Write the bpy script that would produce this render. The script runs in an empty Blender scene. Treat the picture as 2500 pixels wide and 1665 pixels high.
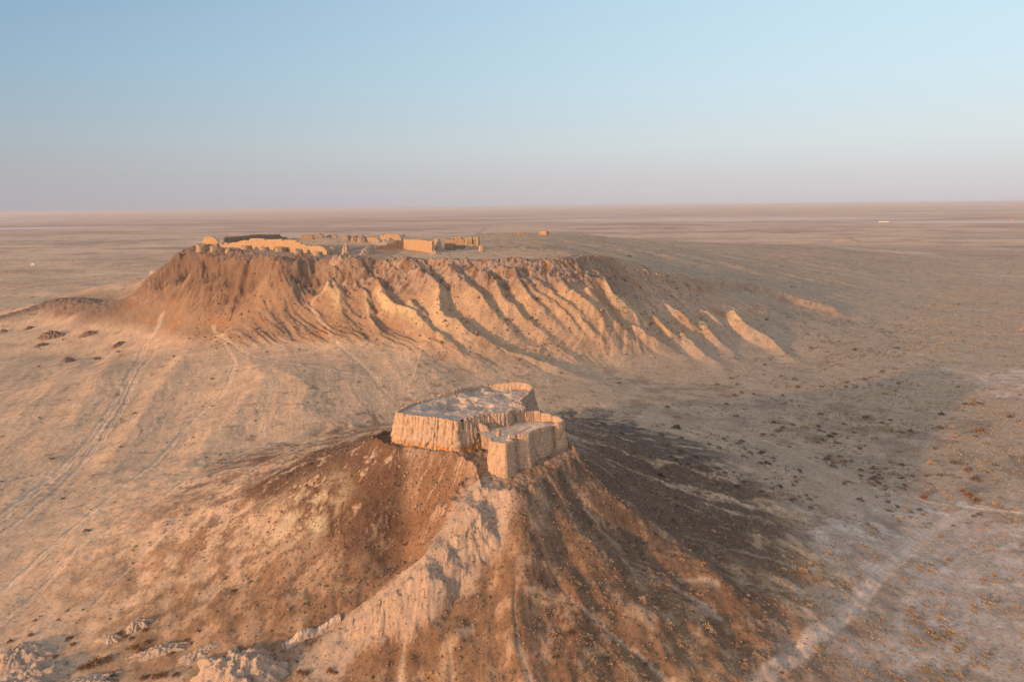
import bpy, math, random
import numpy as np
random.seed(7); rng = np.random.default_rng(7)
scene = bpy.context.scene
C = scene.collection
R_ = math.radians

# ------------------------------------------------------------------ camera
CAM_H = 118.0; PITCH = R_(11.1); ROLL = R_(0.6)
cam = bpy.data.cameras.new('camera'); cam_o = bpy.data.objects.new('camera', cam); C.objects.link(cam_o)
cam.sensor_width = 36.0; cam.lens = 24.0; cam.clip_start = 1.0; cam.clip_end = 300000.0
from mathutils import Matrix
cam_o.matrix_world = Matrix.Translation((0, 0, CAM_H)) @ Matrix.Rotation(R_(90) - PITCH, 4, 'X') @ Matrix.Rotation(-ROLL * -1 * -1, 4, 'Z')
scene.camera = cam_o

# ------------------------------------------------------------------ light
SUN_AZ = 128.0      # degrees to the left of the view direction
SUN_EL = 8.0
world = bpy.data.worlds.new('World'); scene.world = world; world.use_nodes = True
wn, wl = world.node_tree.nodes, world.node_tree.links
bg = wn['Background']; bg.inputs['Strength'].default_value = 1.0
sky = wn.new('ShaderNodeTexSky'); sky.sky_type = 'NISHITA'; sky.sun_disc = False
sky.sun_elevation = R_(SUN_EL); sky.sun_rotation = R_(-SUN_AZ)
sky.altitude = 100; sky.air_density = 1.0; sky.dust_density = 1.0; sky.ozone_density = 3.0
# the evening sky seen through dusty air: colour by height above the horizon and by angle from the sun
def sr(c):
    return tuple(((v / 255) / 12.92 if v / 255 <= .04045 else ((v / 255 + .055) / 1.055) ** 2.4) for v in c) + (1,)
tcn = wn.new('ShaderNodeTexCoord'); sep = wn.new('ShaderNodeSeparateXYZ'); wl.new(tcn.outputs['Generated'], sep.inputs[0])
dot = wn.new('ShaderNodeVectorMath'); dot.operation = 'DOT_PRODUCT'; wl.new(tcn.outputs['Generated'], dot.inputs[0])
dot.inputs[1].default_value = (-math.sin(R_(SUN_AZ)), math.cos(R_(SUN_AZ)), 0)
def ramp(stops, src):
    r = wn.new('ShaderNodeValToRGB'); e = r.color_ramp.elements
    while len(e) > 1: e.remove(e[-1])
    e[0].position = stops[0][0]; e[0].color = stops[0][1]
    for p, c in stops[1:]:
        k = e.new(p); k.color = c
    wl.new(src, r.inputs[0]); return r.outputs[0]
zf = wn.new('ShaderNodeMapRange'); zf.inputs['From Min'].default_value = 0; zf.inputs['From Max'].default_value = 1
wl.new(sep.outputs['Z'], zf.inputs['Value'])
side = ramp([(0, sr((166,163,170))), (.035, sr((167,165,171))), (.09, sr((158,170,179))), (.17, sr((140,168,189))), (.30, sr((114,151,185))), (.5, sr((150,165,182))), (1, sr((176,172,178)))], zf.outputs[0])
anti = ramp([(0, sr((198,191,197))), (.035, sr((203,199,202))), (.08, sr((209,216,217))), (.16, sr((203,223,231))), (.30, sr((193,221,235))), (.5, sr((200,210,215))), (1, sr((176,172,178)))], zf.outputs[0])
suns = ramp([(0, (1.0, .62, .38, 1)), (.12, (1.0, .74, .52, 1)), (.4, (.66, .62, .60, 1)), (1, (.43, .41, .44, 1))], zf.outputs[0])
gain = wn.new('ShaderNodeVectorMath'); gain.operation = 'SCALE'; gain.inputs['Scale'].default_value = 2.0; wl.new(suns, gain.inputs[0])
f1 = wn.new('ShaderNodeMapRange'); f1.inputs['From Min'].default_value = 0.05; f1.inputs['From Max'].default_value = -.97; wl.new(dot.outputs['Value'], f1.inputs['Value'])
f2 = wn.new('ShaderNodeMapRange'); f2.inputs['From Min'].default_value = 0.05; f2.inputs['From Max'].default_value = .9; wl.new(dot.outputs['Value'], f2.inputs['Value'])
def wmix(a, b, f, mode='MIX'):
    m = wn.new('ShaderNodeMix'); m.data_type = 'RGBA'; m.blend_type = mode
    if isinstance(f, float): m.inputs['Factor'].default_value = f
    else: wl.new(f, m.inputs['Factor'])
    wl.new(a, m.inputs['A']); wl.new(b, m.inputs['B']); return m.outputs['Result']
w1 = wmix(side, anti, f1.outputs[0]); w2 = wmix(w1, gain.outputs[0], f2.outputs[0])
w3 = wmix(w2, sky.outputs['Color'], .012, 'ADD')
wl.new(w3, bg.inputs['Color'])
sun = bpy.data.lights.new('sun', 'SUN'); sun.energy = 5.0; sun.angle = R_(1.0); sun.color = (1.0, 0.53, 0.25)
sun_o = bpy.data.objects.new('sun', sun); C.objects.link(sun_o)
# direction towards the sun: (-sin, cos) of azimuth
sd = (-math.sin(R_(SUN_AZ)) * math.cos(R_(SUN_EL)), math.cos(R_(SUN_AZ)) * math.cos(R_(SUN_EL)), math.sin(R_(SUN_EL)))
from mathutils import Vector
sun_o.rotation_euler = Vector(sd).to_track_quat('Z', 'Y').to_euler()
sun_o.location = (-200, -100, 300)
scene.view_settings.view_transform = 'Standard'; scene.view_settings.look = 'None'
scene.view_settings.exposure = 0.08; scene.view_settings.gamma = 1.0
scene.cycles.volume_bounces = 1

# ------------------------------------------------------------------ noise helpers
_perm = np.random.default_rng(3).permutation(256).astype(np.int32); _perm = np.concatenate([_perm, _perm])
_ga = np.random.default_rng(4).uniform(0, 2 * np.pi, 256).astype(np.float32)
_gx, _gy = np.cos(_ga), np.sin(_ga)
def perlin(x, y, seed=0):
    x = np.asarray(x, np.float32) + seed * 17.37; y = np.asarray(y, np.float32) - seed * 9.71
    xi = np.floor(x); yi = np.floor(y); fx = x - xi; fy = y - yi
    xi = xi.astype(np.int32) & 255; yi = yi.astype(np.int32) & 255
    u = fx * fx * fx * (fx * (fx * 6 - 15) + 10); v = fy * fy * fy * (fy * (fy * 6 - 15) + 10)
    def g(a, b, dx, dy):
        h = _perm[_perm[(xi + a) & 255] + ((yi + b) & 255)]
        return _gx[h] * dx + _gy[h] * dy
    n00 = g(0, 0, fx, fy); n10 = g(1, 0, fx - 1, fy); n01 = g(0, 1, fx, fy - 1); n11 = g(1, 1, fx - 1, fy - 1)
    return (n00 + u * (n10 - n00) + v * (n01 + u * (n11 - n01) - (n00 + u * (n10 - n00)))) * 1.41
def fbm(x, y, oct=4, seed=0, gain=0.5):
    s = 0; a = 1.0; t = 0
    for o in range(oct):
        s = s + a * perlin(x * 2 ** o, y * 2 ** o, seed + o * 3); t += a; a *= gain
    return s / t
def ridged(x, y, oct=3, seed=0, gain=0.5):
    s = 0; a = 1.0; t = 0
    for o in range(oct):
        s = s + a * (1 - 2 * np.abs(perlin(x * 2 ** o, y * 2 ** o, seed + o * 3))); t += a; a *= gain
    return s / t
def sstep(a, b, x):
    t = np.clip((x - a) / (b - a), 0, 1); return t * t * (3 - 2 * t)
def mix(a, b, t):
    return a + (b - a) * t

# a sight line of the surveyed picture turned into a world point
F_ = 1667.0
def ray(px, py):
    u0 = (px - 1250) / F_; v0 = (832.5 - py) / F_
    c, s = math.cos(ROLL), math.sin(ROLL)
    v = v0 * c - u0 * s; u = u0 * c + v0 * s
    return u, math.cos(PITCH) + v * math.sin(PITCH), -math.sin(PITCH) + v * math.cos(PITCH)
def at(px, py, z):
    d = ray(px, py); t = (z - CAM_H) / d[2]; return d[0] * t, d[1] * t

# ------------------------------------------------------------------ broad relief (thin plate through surveyed heights)
CP = [(0,1665,0),(0,1450,0),(0,1300,0),(0,1100,0),(0,950,1),(0,850,3),(0,720,0),(0,650,0),(250,1500,0),(250,1200,1),(500,1300,2),
 (150,800,10),(200,740,2),(300,900,8),(250,1000,5),(100,950,4),
 (900,970,14),(700,1000,13),(500,1000,9),(350,1000,6),(600,1120,6),(550,830,24),(560,790,28),(420,790,22),(330,730,22),(280,710,10),(200,700,2),
 (700,900,22),(850,900,20),(1000,900,20),(1150,905,18),(1300,915,15),(1420,935,12),(1600,960,6),(1800,960,3),(1950,930,1),(2200,1000,0),(2500,950,0),(2500,1300,0),(2500,1665,0),(2000,1200,0),
 (740,760,42),(820,705,58),(950,700,60),(1050,700,61),(1150,705,60),(1250,718,56),(1350,735,51),(1450,755,45),(1600,800,28),(1750,835,15),(1900,870,4),
 (850,800,34),(1000,800,36),(1150,800,37),(1300,825,29),(1450,855,20),(1600,885,11),
 (600,650,72),(700,650,74),(850,637,78),(1000,634,79),(1100,634,79),(1200,641,77),(1300,651,74),(1400,665,69),(1500,678,62),(1600,695,53),(1700,710,43),(1850,740,28),(2000,775,14),(2150,810,4),
 (400,652,62),(380,690,46),(340,725,28),(450,628,72),(500,613,79),(500,700,54),(560,720,48),(500,760,36),(450,745,38),
 (500,600,80),(700,605,80),(900,600,80),(1100,605,80),(700,587,80),(900,587,80),(1100,590,80),(1000,575,79),
 (1240,572,75),(1335,568,74),(1450,580,67),(1560,593,58),(1300,600,76),(1400,620,72),(1500,640,66),(1650,640,53),(1800,650,42),(1900,680,31),(2100,700,16),(2300,730,5),(2500,770,0),(2300,650,12),(2500,680,3),(2000,625,30),(1700,606,48),(1900,600,33),(2200,602,18),(2500,606,8)]
WP = [(-330,960,55),(-430,900,30),(-480,800,30),(-200,1050,66),(-320,1200,15),(0,1400,45),(-520,1100,0),(-600,900,0),(-520,700,2),(-150,1500,0),(300,1900,10),(900,2400,0),(1700,2400,0),(0,2000,0),(600,2300,0),(-900,1500,0),(-900,600,0),(-600,300,0),(-500,100,0),(-200,40,0),(0,100,0),(200,40,0),(500,200,0),(900,500,0),(1200,1000,0),(1800,1500,0),(-1000,2500,0),(0,210,4),(60,260,3),(-80,260,5)]
P3 = np.array([(*at(a, b, z), z) for a, b, z in CP] + WP, np.float64)
def tps_fit(P, lam=20.0):
    n = len(P); S = 100.0
    X = P[:, :2] / S
    d2 = ((X[:, None] - X[None]) ** 2).sum(-1)
    K = 0.5 * d2 * np.log(d2 + 1e-12) + np.eye(n) * lam / 1000.0
    A = np.zeros((n + 3, n + 3)); A[:n, :n] = K; A[:n, n] = 1; A[:n, n + 1:] = X; A[n, :n] = 1; A[n + 1:, :n] = X.T
    b = np.zeros(n + 3); b[:n] = P[:, 2]
    return X.astype(np.float32), np.linalg.solve(A, b).astype(np.float32)
TX, TW = tps_fit(P3)
def base(x, y):
    x = np.asarray(x, np.float32); y = np.asarray(y, np.float32); sh = x.shape
    x = x.ravel() / 100; y = y.ravel() / 100; n = len(TX)
    r = TW[n] + TW[n + 1] * x + TW[n + 2] * y
    for i in range(n):
        d2 = (x - TX[i, 0]) ** 2 + (y - TX[i, 1]) ** 2 + 1e-9
        r += TW[i] * 0.5 * d2 * np.log(d2)
    xx, yy = x * 100, y * 100
    fade = (1 - sstep(1500, 2600, np.hypot(xx, yy)))  * sstep(-1150, -800, xx)
    r = np.where(r < 0, 0.15 * r, r)
    r = np.where(r > 50, 80.6 - 2.4 * np.log1p(np.exp(np.clip((80.6 - r) / 2.4, -20, 20))), r)
    return (r * fade).reshape(sh)

# the fortress hill
FORT_OUT = [(-46,214),(-38,205),(-17,199),(-11,192),(-9,182),(-1,179),(5,182),(20,197),(17,207),(14,218),(16,232),(6,243),(-8,247),(-24,238),(-36,226)]
def poly_sd(x, y, poly):
    """signed distance, negative inside"""
    d = np.full(x.shape, 1e9, np.float32); inside = np.zeros(x.shape, bool); n = len(poly)
    for i in range(n):
        x0, y0 = poly[i]; x1, y1 = poly[(i + 1) % n]
        ex, ey = x1 - x0, y1 - y0
        t = np.clip(((x - x0) * ex + (y - y0) * ey) / (ex * ex + ey * ey), 0, 1)
        d = np.minimum(d, np.hypot(x - x0 - t * ex, y - y0 - t * ey))
        c = ((y0 > y) != (y1 > y)) & (x < (x1 - x0) * (y - y0) / (y1 - y0 + 1e-9) + x0)
        inside ^= c
    return np.where(inside, -d, d)
HC = (-8.0, 213.0)
def hill(x, y):
    d = np.maximum(poly_sd(x, y, FORT_OUT), 0)
    th = np.degrees(np.arctan2(x - HC[0], y - HC[1]))      # 0 = away from camera, clockwise
    R = np.interp(th, [-180,-150,-120,-90,-60,-30,0,30,60,90,120,150,180], [86,74,125,175,185,180,170,180,180,155,125,100,86])
    ex = np.interp(th, [-180, -150, -110, -70, 60, 110, 150, 180], [1.8, 1.8, 2.4, 1.7, 1.6, 2.2, 1.9, 1.8])
    top = np.clip(39.3 + (y - 181) * 0.2, 39.3, 43.4)
    t = np.clip(d / R, 0, 1)
    return top * (1 - t) ** ex, d, th
def seg_dist(x, y, P):
    """distance to a polyline, fraction along it, signed side"""
    P = np.asarray(P, np.float64); L = np.hypot(*(P[1:, :2] - P[:-1, :2]).T); cum = np.concatenate([[0], np.cumsum(L)])
    d = np.full(x.shape, 1e9, np.float32); tt = np.zeros(x.shape, np.float32); sg = np.zeros(x.shape, np.float32)
    for i in range(len(P) - 1):
        ex, ey = P[i + 1, 0] - P[i, 0], P[i + 1, 1] - P[i, 1]
        t = np.clip(((x - P[i, 0]) * ex + (y - P[i, 1]) * ey) / (L[i] ** 2 + 1e-9), 0, 1)
        dx = x - P[i, 0] - t * ex; dy = y - P[i, 1] - t * ey; dd = np.hypot(dx, dy); m = dd < d
        d = np.where(m, dd, d); tt = np.where(m, (cum[i] + t * L[i]) / cum[-1], tt); sg = np.where(m, np.sign(ex * dy - ey * dx), sg)
    return d, tt, sg
def subset(x, y, P, m):
    P = np.asarray(P); return np.nonzero((x > P[:, 0].min() - m) & (x < P[:, 0].max() + m) & (y > P[:, 1].min() - m) & (y < P[:, 1].max() + m))[0]
def on_base(pts):
    """where sight lines meet the broad relief"""
    out = []
    ys = np.concatenate([np.arange(100, 420, 0.5), np.arange(420, 1500, 1.0), np.arange(1500, 6000, 8)])
    for p in pts:
        d = ray(*p[:2]); t = ys / d[1]; x = d[0] * t; z = CAM_H + d[2] * t
        h = np.maximum(base(x, ys), hill(x, ys)[0]); k = np.nonzero(z < h)[0]
        k = k[0] if len(k) else len(ys) - 1
        out.append((float(x[k]), float(ys[k]), float(h[k])))
    return out

RIDGES = [  # spur crests of the big hill, (width m, height m, crest)
 (12,6,[(799,705),(823,745),(850,790)]), (13,8,[(905,690),(925,726),(952,763),(979,777),(1030,804),(1060,834),(1180,899)]),
 (15,9,[(1005,668),(1023,685),(1050,709),(1071,736),(1074,785),(1091,804),(1142,834),(1298,899)]),
 (15,9,[(1085,660),(1098,681),(1128,712),(1179,763),(1247,821),(1310,860)]), (13,8,[(1130,662),(1145,681),(1213,722),(1234,764),(1303,814),(1353,852),(1400,880)]),
 (12,8,[(1205,660),(1219,676),(1257,690),(1265,715),(1299,760),(1353,806),(1414,841)]), (10,6,[(1262,680),(1276,707),(1334,753),(1391,799),(1429,833),(1473,852)]),
 (10,6,[(1300,690),(1318,711),(1372,760),(1429,795),(1479,837)]), (12,8,[(1353,700),(1391,734),(1456,783),(1483,822),(1510,860)]),
 (8,4,[(1406,724),(1467,772),(1506,799)]), (10,7,[(1465,685),(1475,699),(1494,741),(1529,772),(1567,799),(1610,830)]), (9,5,[(1601,743),(1639,772),(1690,800)]),
 (13,8,[(1780,775),(1811,810),(1850,833),(1888,848),(1930,880)]), (10,5,[(1651,820),(1697,860),(1754,890)]), (9,5,[(1544,806),(1601,845),(1659,867)]),
 (9,4,[(1440,745),(1500,800),(1560,850)]), (9,5,[(1700,790),(1740,830),(1790,870)]), (8,4,[(870,705),(890,740),(905,790),(940,840)]), (9,4,[(1180,850),(1300,890),(1450,930)]),
 (9,6,[(1500,730),(1530,760),(1560,790),(1600,815)]),(8,5,[(1590,785),(1640,828),(1690,850)]),(8,6,[(1618,755),(1680,800),(1725,818)]),(8,5,[(1400,780),(1450,828),(1500,852)]),(7,4,[(1700,765),(1740,785),(1780,815)]),(8,5,[(1430,715),(1450,745),(1490,775)]),(7,4,[(1340,750),(1380,790),(1420,815)]),(7,4,[(1230,745),(1270,790),(1310,815)]),(8,5,[(1000,740),(1020,790),(1060,815)]),
 (34,17,[(735,640),(704,658),(672,700),(632,765)]), (22,11,[(600,668),(560,700),(525,760)]), (24,9,[(520,640),(470,690),(430,720)]), (20,8,[(450,640),(415,665),(370,700)]),
 (26,7,[(900,628),(880,650),(850,690)]), (20,6,[(1010,628),(990,650),(970,672)]), (16,5,[(1110,628),(1100,655)]),(16,5,[(1200,640),(1195,662)]),
]
RW = [(w, h, on_base(p)) for w, h, p in RIDGES]
RIM = on_base([(370,668),(420,650),(500,652),(560,665),(640,668),(700,690),(780,690),(850,694),(930,690),(1000,672),(1080,664),(1150,670),(1230,676),(1300,676),(1370,680),(1440,680),(1530,697)])
SCAR = on_base([(1520,690),(1620,700),(1760,705),(1850,712),(1900,728),(1960,745),(2040,768),(2120,785)])
# crest of the pale clay spur in front of the fortress (x, y, z)
SPUR = [(*at(1205,1160,40.6),40.6),(*at(1168,1172,40),40),(*at(1128,1225,38),38),(*at(1040,1350,28.5),28.5),(*at(945,1425,20.5),20.5),(*at(830,1515,11),11),(*at(700,1628,2.0),2.0)]
SPUR2 = [(*at(1168,1172,40),40),(*at(1218,1240,35.5),35.5),(*at(1190,1320,29.5),29.5),(*at(1130,1430,19),19),(*at(1020,1540,9),9)]
LOBES = [[(1270,1180),(1290,1290),(1275,1420),(1290,1560)],[(1120,1450),(1135,1510),(1120,1620)],[(1330,1190),(1440,1330),(1520,1450),(1640,1600)],[(1420,1170),(1560,1270),(1720,1400),(1850,1520)],[(1230,1440),(1240,1530),(1250,1640)],[(1060,1510),(1050,1600)]]
LOBW = [on_base(p) for p in LOBES]
PATHS = {  # half width, kind, course
 'track_west': (2.4, [(395,770),(352,850),(330,900),(290,980),(230,1070),(140,1160),(40,1240),(-60,1310)]),
 'track_saddle': (1.5, [(520,800),(560,840),(610,872),(700,892),(800,905),(905,925)]),
 'track_climb': (1.3, [(940,960),(915,925),(880,892),(830,850),(790,800),(757,748),(775,730),(812,716),(845,700)]),
 'track_front': (1.2, [(680,1080),(560,1130),(470,1160),(400,1215),(300,1275),(190,1335),(140,1400),(60,1480),(-60,1560)]),
 'track_braid': (1.4, [(380,850),(300,1000),(235,1100),(150,1190),(60,1265),(-60,1350)]),
 'track_loop': (1.3, [(545,835),(575,890),(550,960),(470,1030),(400,1110),(300,1190),(180,1290),(60,1400),(-60,1500)]),
 'road_plain': (2.3, [(2680,1285),(2520,1262),(2395,1240),(2320,1270),(2230,1330),(2150,1400),(2090,1480),(1990,1560),(1900,1640),(1830,1700)]),
 'track_plain': (1.2, [(1850,1070),(1960,1120),(2060,1165),(2160,1200),(2270,1228),(2400,1245),(2600,1262)]),
}
PW = {k: (w, on_base(p)) for k, (w, p) in PATHS.items()}
WASH = [on_base(p) for p in ([(1262,1440),(1255,1520),(1270,1600),(1300,1665)],[(1085,1560),(1105,1620),(1110,1690)],[(1290,1300),(1340,1380),(1400,1470),(1480,1540),(1560,1600),(1650,1680)],
   [(1350,1270),(1500,1350),(1650,1440),(1760,1500)],[(1480,1330),(1600,1390),(1750,1440)],[(1620,1350),(1800,1420),(1960,1450)],[(1650,1300),(1850,1360),(2000,1400)],
   [(1330,985),(1480,1000),(1620,1010),(1700,1030),(1780,1080)],[(1500,970),(1600,985),(1720,1000)],[(600,1180),(480,1240),(330,1370),(230,1470)],[(1010,1440),(990,1560),(975,1665)],
   [(1880,1290),(2040,1340),(2080,1290)])]

# ------------------------------------------------------------------ terrain sheet: rows of growing spacing out to the horizon
th = np.concatenate([np.linspace(-74, -44, 90, endpoint=False), np.linspace(-44, 44, 1420), np.linspace(44, 74, 91)[1:]])
rr = [30.0]
def go(lim, add, mul):
    while rr[-1] < lim: rr.append(rr[-1] + add if add else rr[-1] * mul)
go(110, 1.6, 0); go(300, 0.42, 0); go(640, 0.8, 0); go(2500, 0, 1.0055); go(60000, 0, 1.015)
rr = np.array(rr); NR, NT = len(rr), len(th)
TH, RR = np.meshgrid(np.radians(th), rr)
X = (RR * np.sin(TH)).astype(np.float32).ravel(); Y = (RR * np.cos(TH)).astype(np.float32).ravel()
N = len(X); print('terrain verts', N, NR, NT)
far = np.hypot(X, Y)
B = base(X, Y)
# slope of the broad relief
Bx = (base(X + 3, Y) - B) / 3; By = (base(X, Y + 3) - B) / 3
SL = np.hypot(Bx, By)
front = (-Bx * 0.35 + By * 0.94)                     # positive where it falls towards the camera
near = far < 2600
mesa = sstep(12, 22, B) * (far > 330)
wx = X + 2.2 * perlin(X / 17, Y / 17, 5) + 1.2 * perlin(X / 6, Y / 6, 6); wy = Y + 2.2 * perlin(X / 17, Y / 17, 7) + 1.2 * perlin(X / 6, Y / 6, 8)
# ridges
rid = np.zeros(N, np.float32)
for w, h, P in RW:
    k = subset(X, Y, P, w + 8)
    d, t, s = seg_dist(wx[k], wy[k], P)
    prof = np.clip(1 - d / (w * (0.62 + 0.4 * t)), 0, 1) ** 1.15
    A = h * sstep(-0.02, 0.16, t + 0.02) * (1 - 0.8 * sstep(0.45, 1.0, t)) * sstep(80, 75, B[k])
    rid[k] = np.maximum(rid[k], A * prof)
for w, h, P in [(20,11,on_base([(668,645),(620,675),(575,712),(530,765)])),(15,8,on_base([(748,648),(768,680),(800,712)])),(14,7,on_base([(505,640),(462,672),(430,700)])),(12,6,on_base([(905,640),(915,670),(905,700)])),(12,5,on_base([(1060,640),(1050,668)])),(11,5,on_base([(1160,648),(1165,678)])),(12,6,on_base([(580,640),(545,668),(500,705)]))]:
    k = subset(X, Y, P, w + 8); d, t, s = seg_dist(wx[k], wy[k], P)
    rid[k] -= h * np.exp(-(d / (w * .6)) ** 2) * sstep(-.02, .25, t) * sstep(1.05, .6, t)
slopem = sstep(0.22, 0.42, SL) * mesa * sstep(-0.1, 0.15, front)
# secondary flutes running down the slope, parallel to the spurs
D0 = np.array(RW[2][2][0][:2]); D1 = np.array(RW[2][2][-1][:2]); dv = (D1 - D0) / np.linalg.norm(D1 - D0)
U = X * dv[0] + Y * dv[1]; V = -X * dv[1] + Y * dv[0]
left = sstep(-60, -150, X)
gl = np.hypot(Bx, By) + 1e-5
U2 = X * 0.0; 
flute = ridged((V + 2.5 * perlin(U / 25, V / 25, 9)) / 7.5, U / 70, 2, 11)
flute2 = ridged((V + 1.5 * perlin(U / 12, V / 12, 9)) / 3.4, U / 30, 2, 13)
# on the left spur the flutes fan out from a point above it
FX, FY = RW[19][2][1][:2]
fa = np.arctan2(X - FX, -(Y - FY - 25)); fr = np.hypot(X - FX, Y - FY - 25)
flf = ridged(fa * 7 + 0.5 * perlin(X / 20, Y / 20, 4), fr / 90, 2, 15); flf2 = ridged(fa * 17 + 0.4 * perlin(X / 12, Y / 12, 14), fr / 60, 2, 16)
fanm = (1 - sstep(120, 190, fr)) * sstep(24, 50, fr) * sstep(0.12, 0.22, SL) * mesa * (Y < FY + 15) * sstep(-205, -150, X)
Z = B + rid
leftm = sstep(-150, -230, X)
Z += slopem * (1 - fanm) * (2.1 * flute + 1.0 * flute2) * (1 - .85 * leftm)
Z += fanm * (1.3 * flf + 0.6 * flf2)
# rocky broken band under the rim
kr = subset(X, Y, RIM, 90)
d, t, s = seg_dist(wx[kr], wy[kr], RIM)
band = np.zeros(N, np.float32); above = np.zeros(N, np.float32)
sdist = d * np.where(s < 0, 1, -1)                  # + : downhill / towards the camera
band[kr] = np.exp(-(np.maximum(-sdist, 0) / 34) ** 2) * np.exp(-(np.maximum(sdist, 0) / 9) ** 2)
Z[kr] += 4.5 * sstep(5, -3, sdist + 3 * perlin(X[kr] / 5, Y[kr] / 5, 31)) * sstep(-60, -8, sdist) * (0.4 + 0.6 * (t > 0.0)) * (1 - 0.95 * sstep(0.55, .92, t))
band *= sstep(20, 60, B) * (B < 79.2)
Z = np.where(mesa > 0, Z - 1.5 * np.log1p(np.exp(np.clip((Z - 79.6) / 1.5, -30, 30))), Z)
rock = ridged(X / 7, Y / 7, 4, 21, 0.62)
lump = fbm(X / 22, Y / 22, 3, 24)
crag = sstep(49, 59, B + 2.5 * perlin(X / 14, Y / 14, 28)) * sstep(80.0, 78.6, B) * (far > 330) * (Y < 900) * sstep(.06, .14, SL)
crag = np.maximum(band, crag * sstep(70, 10, X))
band = band * sstep(110, 60, X); crag = crag * sstep(110, 60, X)
Z += crag * (2.8 * rock + 2.8 * lump - .9)
n28 = fbm(X / 15, Y / 15, 3, 28)
leftrock = sstep(-120, -190, X) * sstep(30, 48, B) * sstep(0.12, 0.25, SL) * (far > 330) * (1 - band)
Z += leftrock * (4.2 * np.maximum(ridged((X + 4 * n28) / 17, (Y - 3 * n28) / 12, 4, 25, 0.62) - 0.05, 0) + 5.0 * fbm(X / 30, Y / 22, 3, 27))
# right scar
ks = subset(X, Y, SCAR, 60); d, t, s = seg_dist(X[ks] + 8 * perlin(X[ks] / 25, Y[ks] / 25, 33), Y[ks] + 8 * perlin(X[ks] / 25, Y[ks] / 25, 34), SCAR)
scar = np.zeros(N, np.float32); scar[ks] = np.exp(-(d / 12) ** 2) * sstep(0.0, 0.1, t) * sstep(1.0, 0.9, t)
sdn = d * np.where(s < 0, 1, -1)
Z[ks] += 5.0 * sstep(7, -7, sdn) * sstep(-70, -20, sdn) * sstep(0, .15, t) * sstep(1, .85, t)
Z += scar * 1.6 * ridged(X / 8, Y / 8, 3, 35)
# lee side: broad folds running with the slope
lee = mesa * (1 - slopem) * (B < 79) * (X > -60)
Z += lee * (3.2 * fbm(V / 40, U / 110, 4, 41) + 0.6 * ridged(V / 11, U / 40, 3, 43))
Z += mesa * (B > 75) * 0.25 * fbm(X / 9, Y / 9, 3, 45)
# low knoll with dark rocks on the left
KN = on_base([(-60,800),(60,775),(130,755),(190,762),(260,775)])
kk = subset(X, Y, KN, 80); d, t, s = seg_dist(X[kk], Y[kk], KN)
knoll = np.zeros(N, np.float32); knoll[kk] = np.exp(-(d / 26) ** 2) * (0.55 + 0.45 * np.exp(-((t - .55) / .22) ** 2))
Z += knoll * 11 + (knoll > .3) * (knoll - .3) * 7 * ridged(X / 8, Y / 8, 3, 47)
# fortress hill
HZ, HD, HT = hill(X, Y)
hm = (HD > 0) * sstep(0, 14, HD) * sstep(2, 12, HZ)
hr = np.radians(HT)
g1 = ridged(hr * 3.2 + 0.35 * perlin(X / 22, Y / 22, 51), HD / 120, 2, 53)
g2 = ridged(hr * 9.5 + 0.35 * perlin(X / 14, Y / 14, 52), HD / 60, 2, 55)
g3 = ridged(hr * 26 + 0.3 * perlin(X / 7, Y / 7, 54), HD / 35, 2, 57)
amp = sstep(0, 30, HD) * sstep(0.5, 10, HZ)
frontm = sstep(100, 130, np.abs(HT))
wr = 1.6 * fbm(X / 9, Y / 9, 3, 50)
HZ2 = HZ + wr * sstep(0, 8, HD) * sstep(.5, 8, HZ) * .6 + amp * (1.0 * g1 + 0.55 * g2 + 0.16 * g3) * (0.22 + 0.10 * frontm * (HT > 0) + .3 * sstep(20, 60, HT)) + 1.6 * frontm * amp * fbm(X / 13, Y / 13, 3, 58) + amp * 0.25 * fbm(X / 2.5, Y / 2.5, 3, 59)
# hollow in the left front flank
hol = on_base([(965,1130),(985,1240),(975,1330),(930,1420)])
kh = subset(X, Y, hol, 30); d, t, s = seg_dist(wx[kh], wy[kh], hol); HZ2[kh] -= 3.6 * np.exp(-(d / 6.5) ** 2) * sstep(0, .25, t) * sstep(1, .7, t)
for P in LOBW:
    k = subset(X, Y, P, 16); d, t, s = seg_dist(X[k] * .6 + wx[k] * .4, Y[k] * .6 + wy[k] * .4, P)
    HZ2[k] += 1.5 * np.exp(-(d / 4.0) ** 2) * sstep(0, .3, t) * sstep(1.05, .7, t)
    HZ2[k] -= 0.8 * np.exp(-((d - 8.5) / 2.5) ** 2) * sstep(0, .3, t)
for P in WASH:
    k = subset(X, Y, P, 8); d, t, s = seg_dist(wx[k] * .3 + X[k] * .7, wy[k] * .3 + Y[k] * .7, P); HZ2[k] -= 0.3 * np.exp(-(d / 0.7) ** 2)
clay = np.zeros(N, np.float32)
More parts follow.
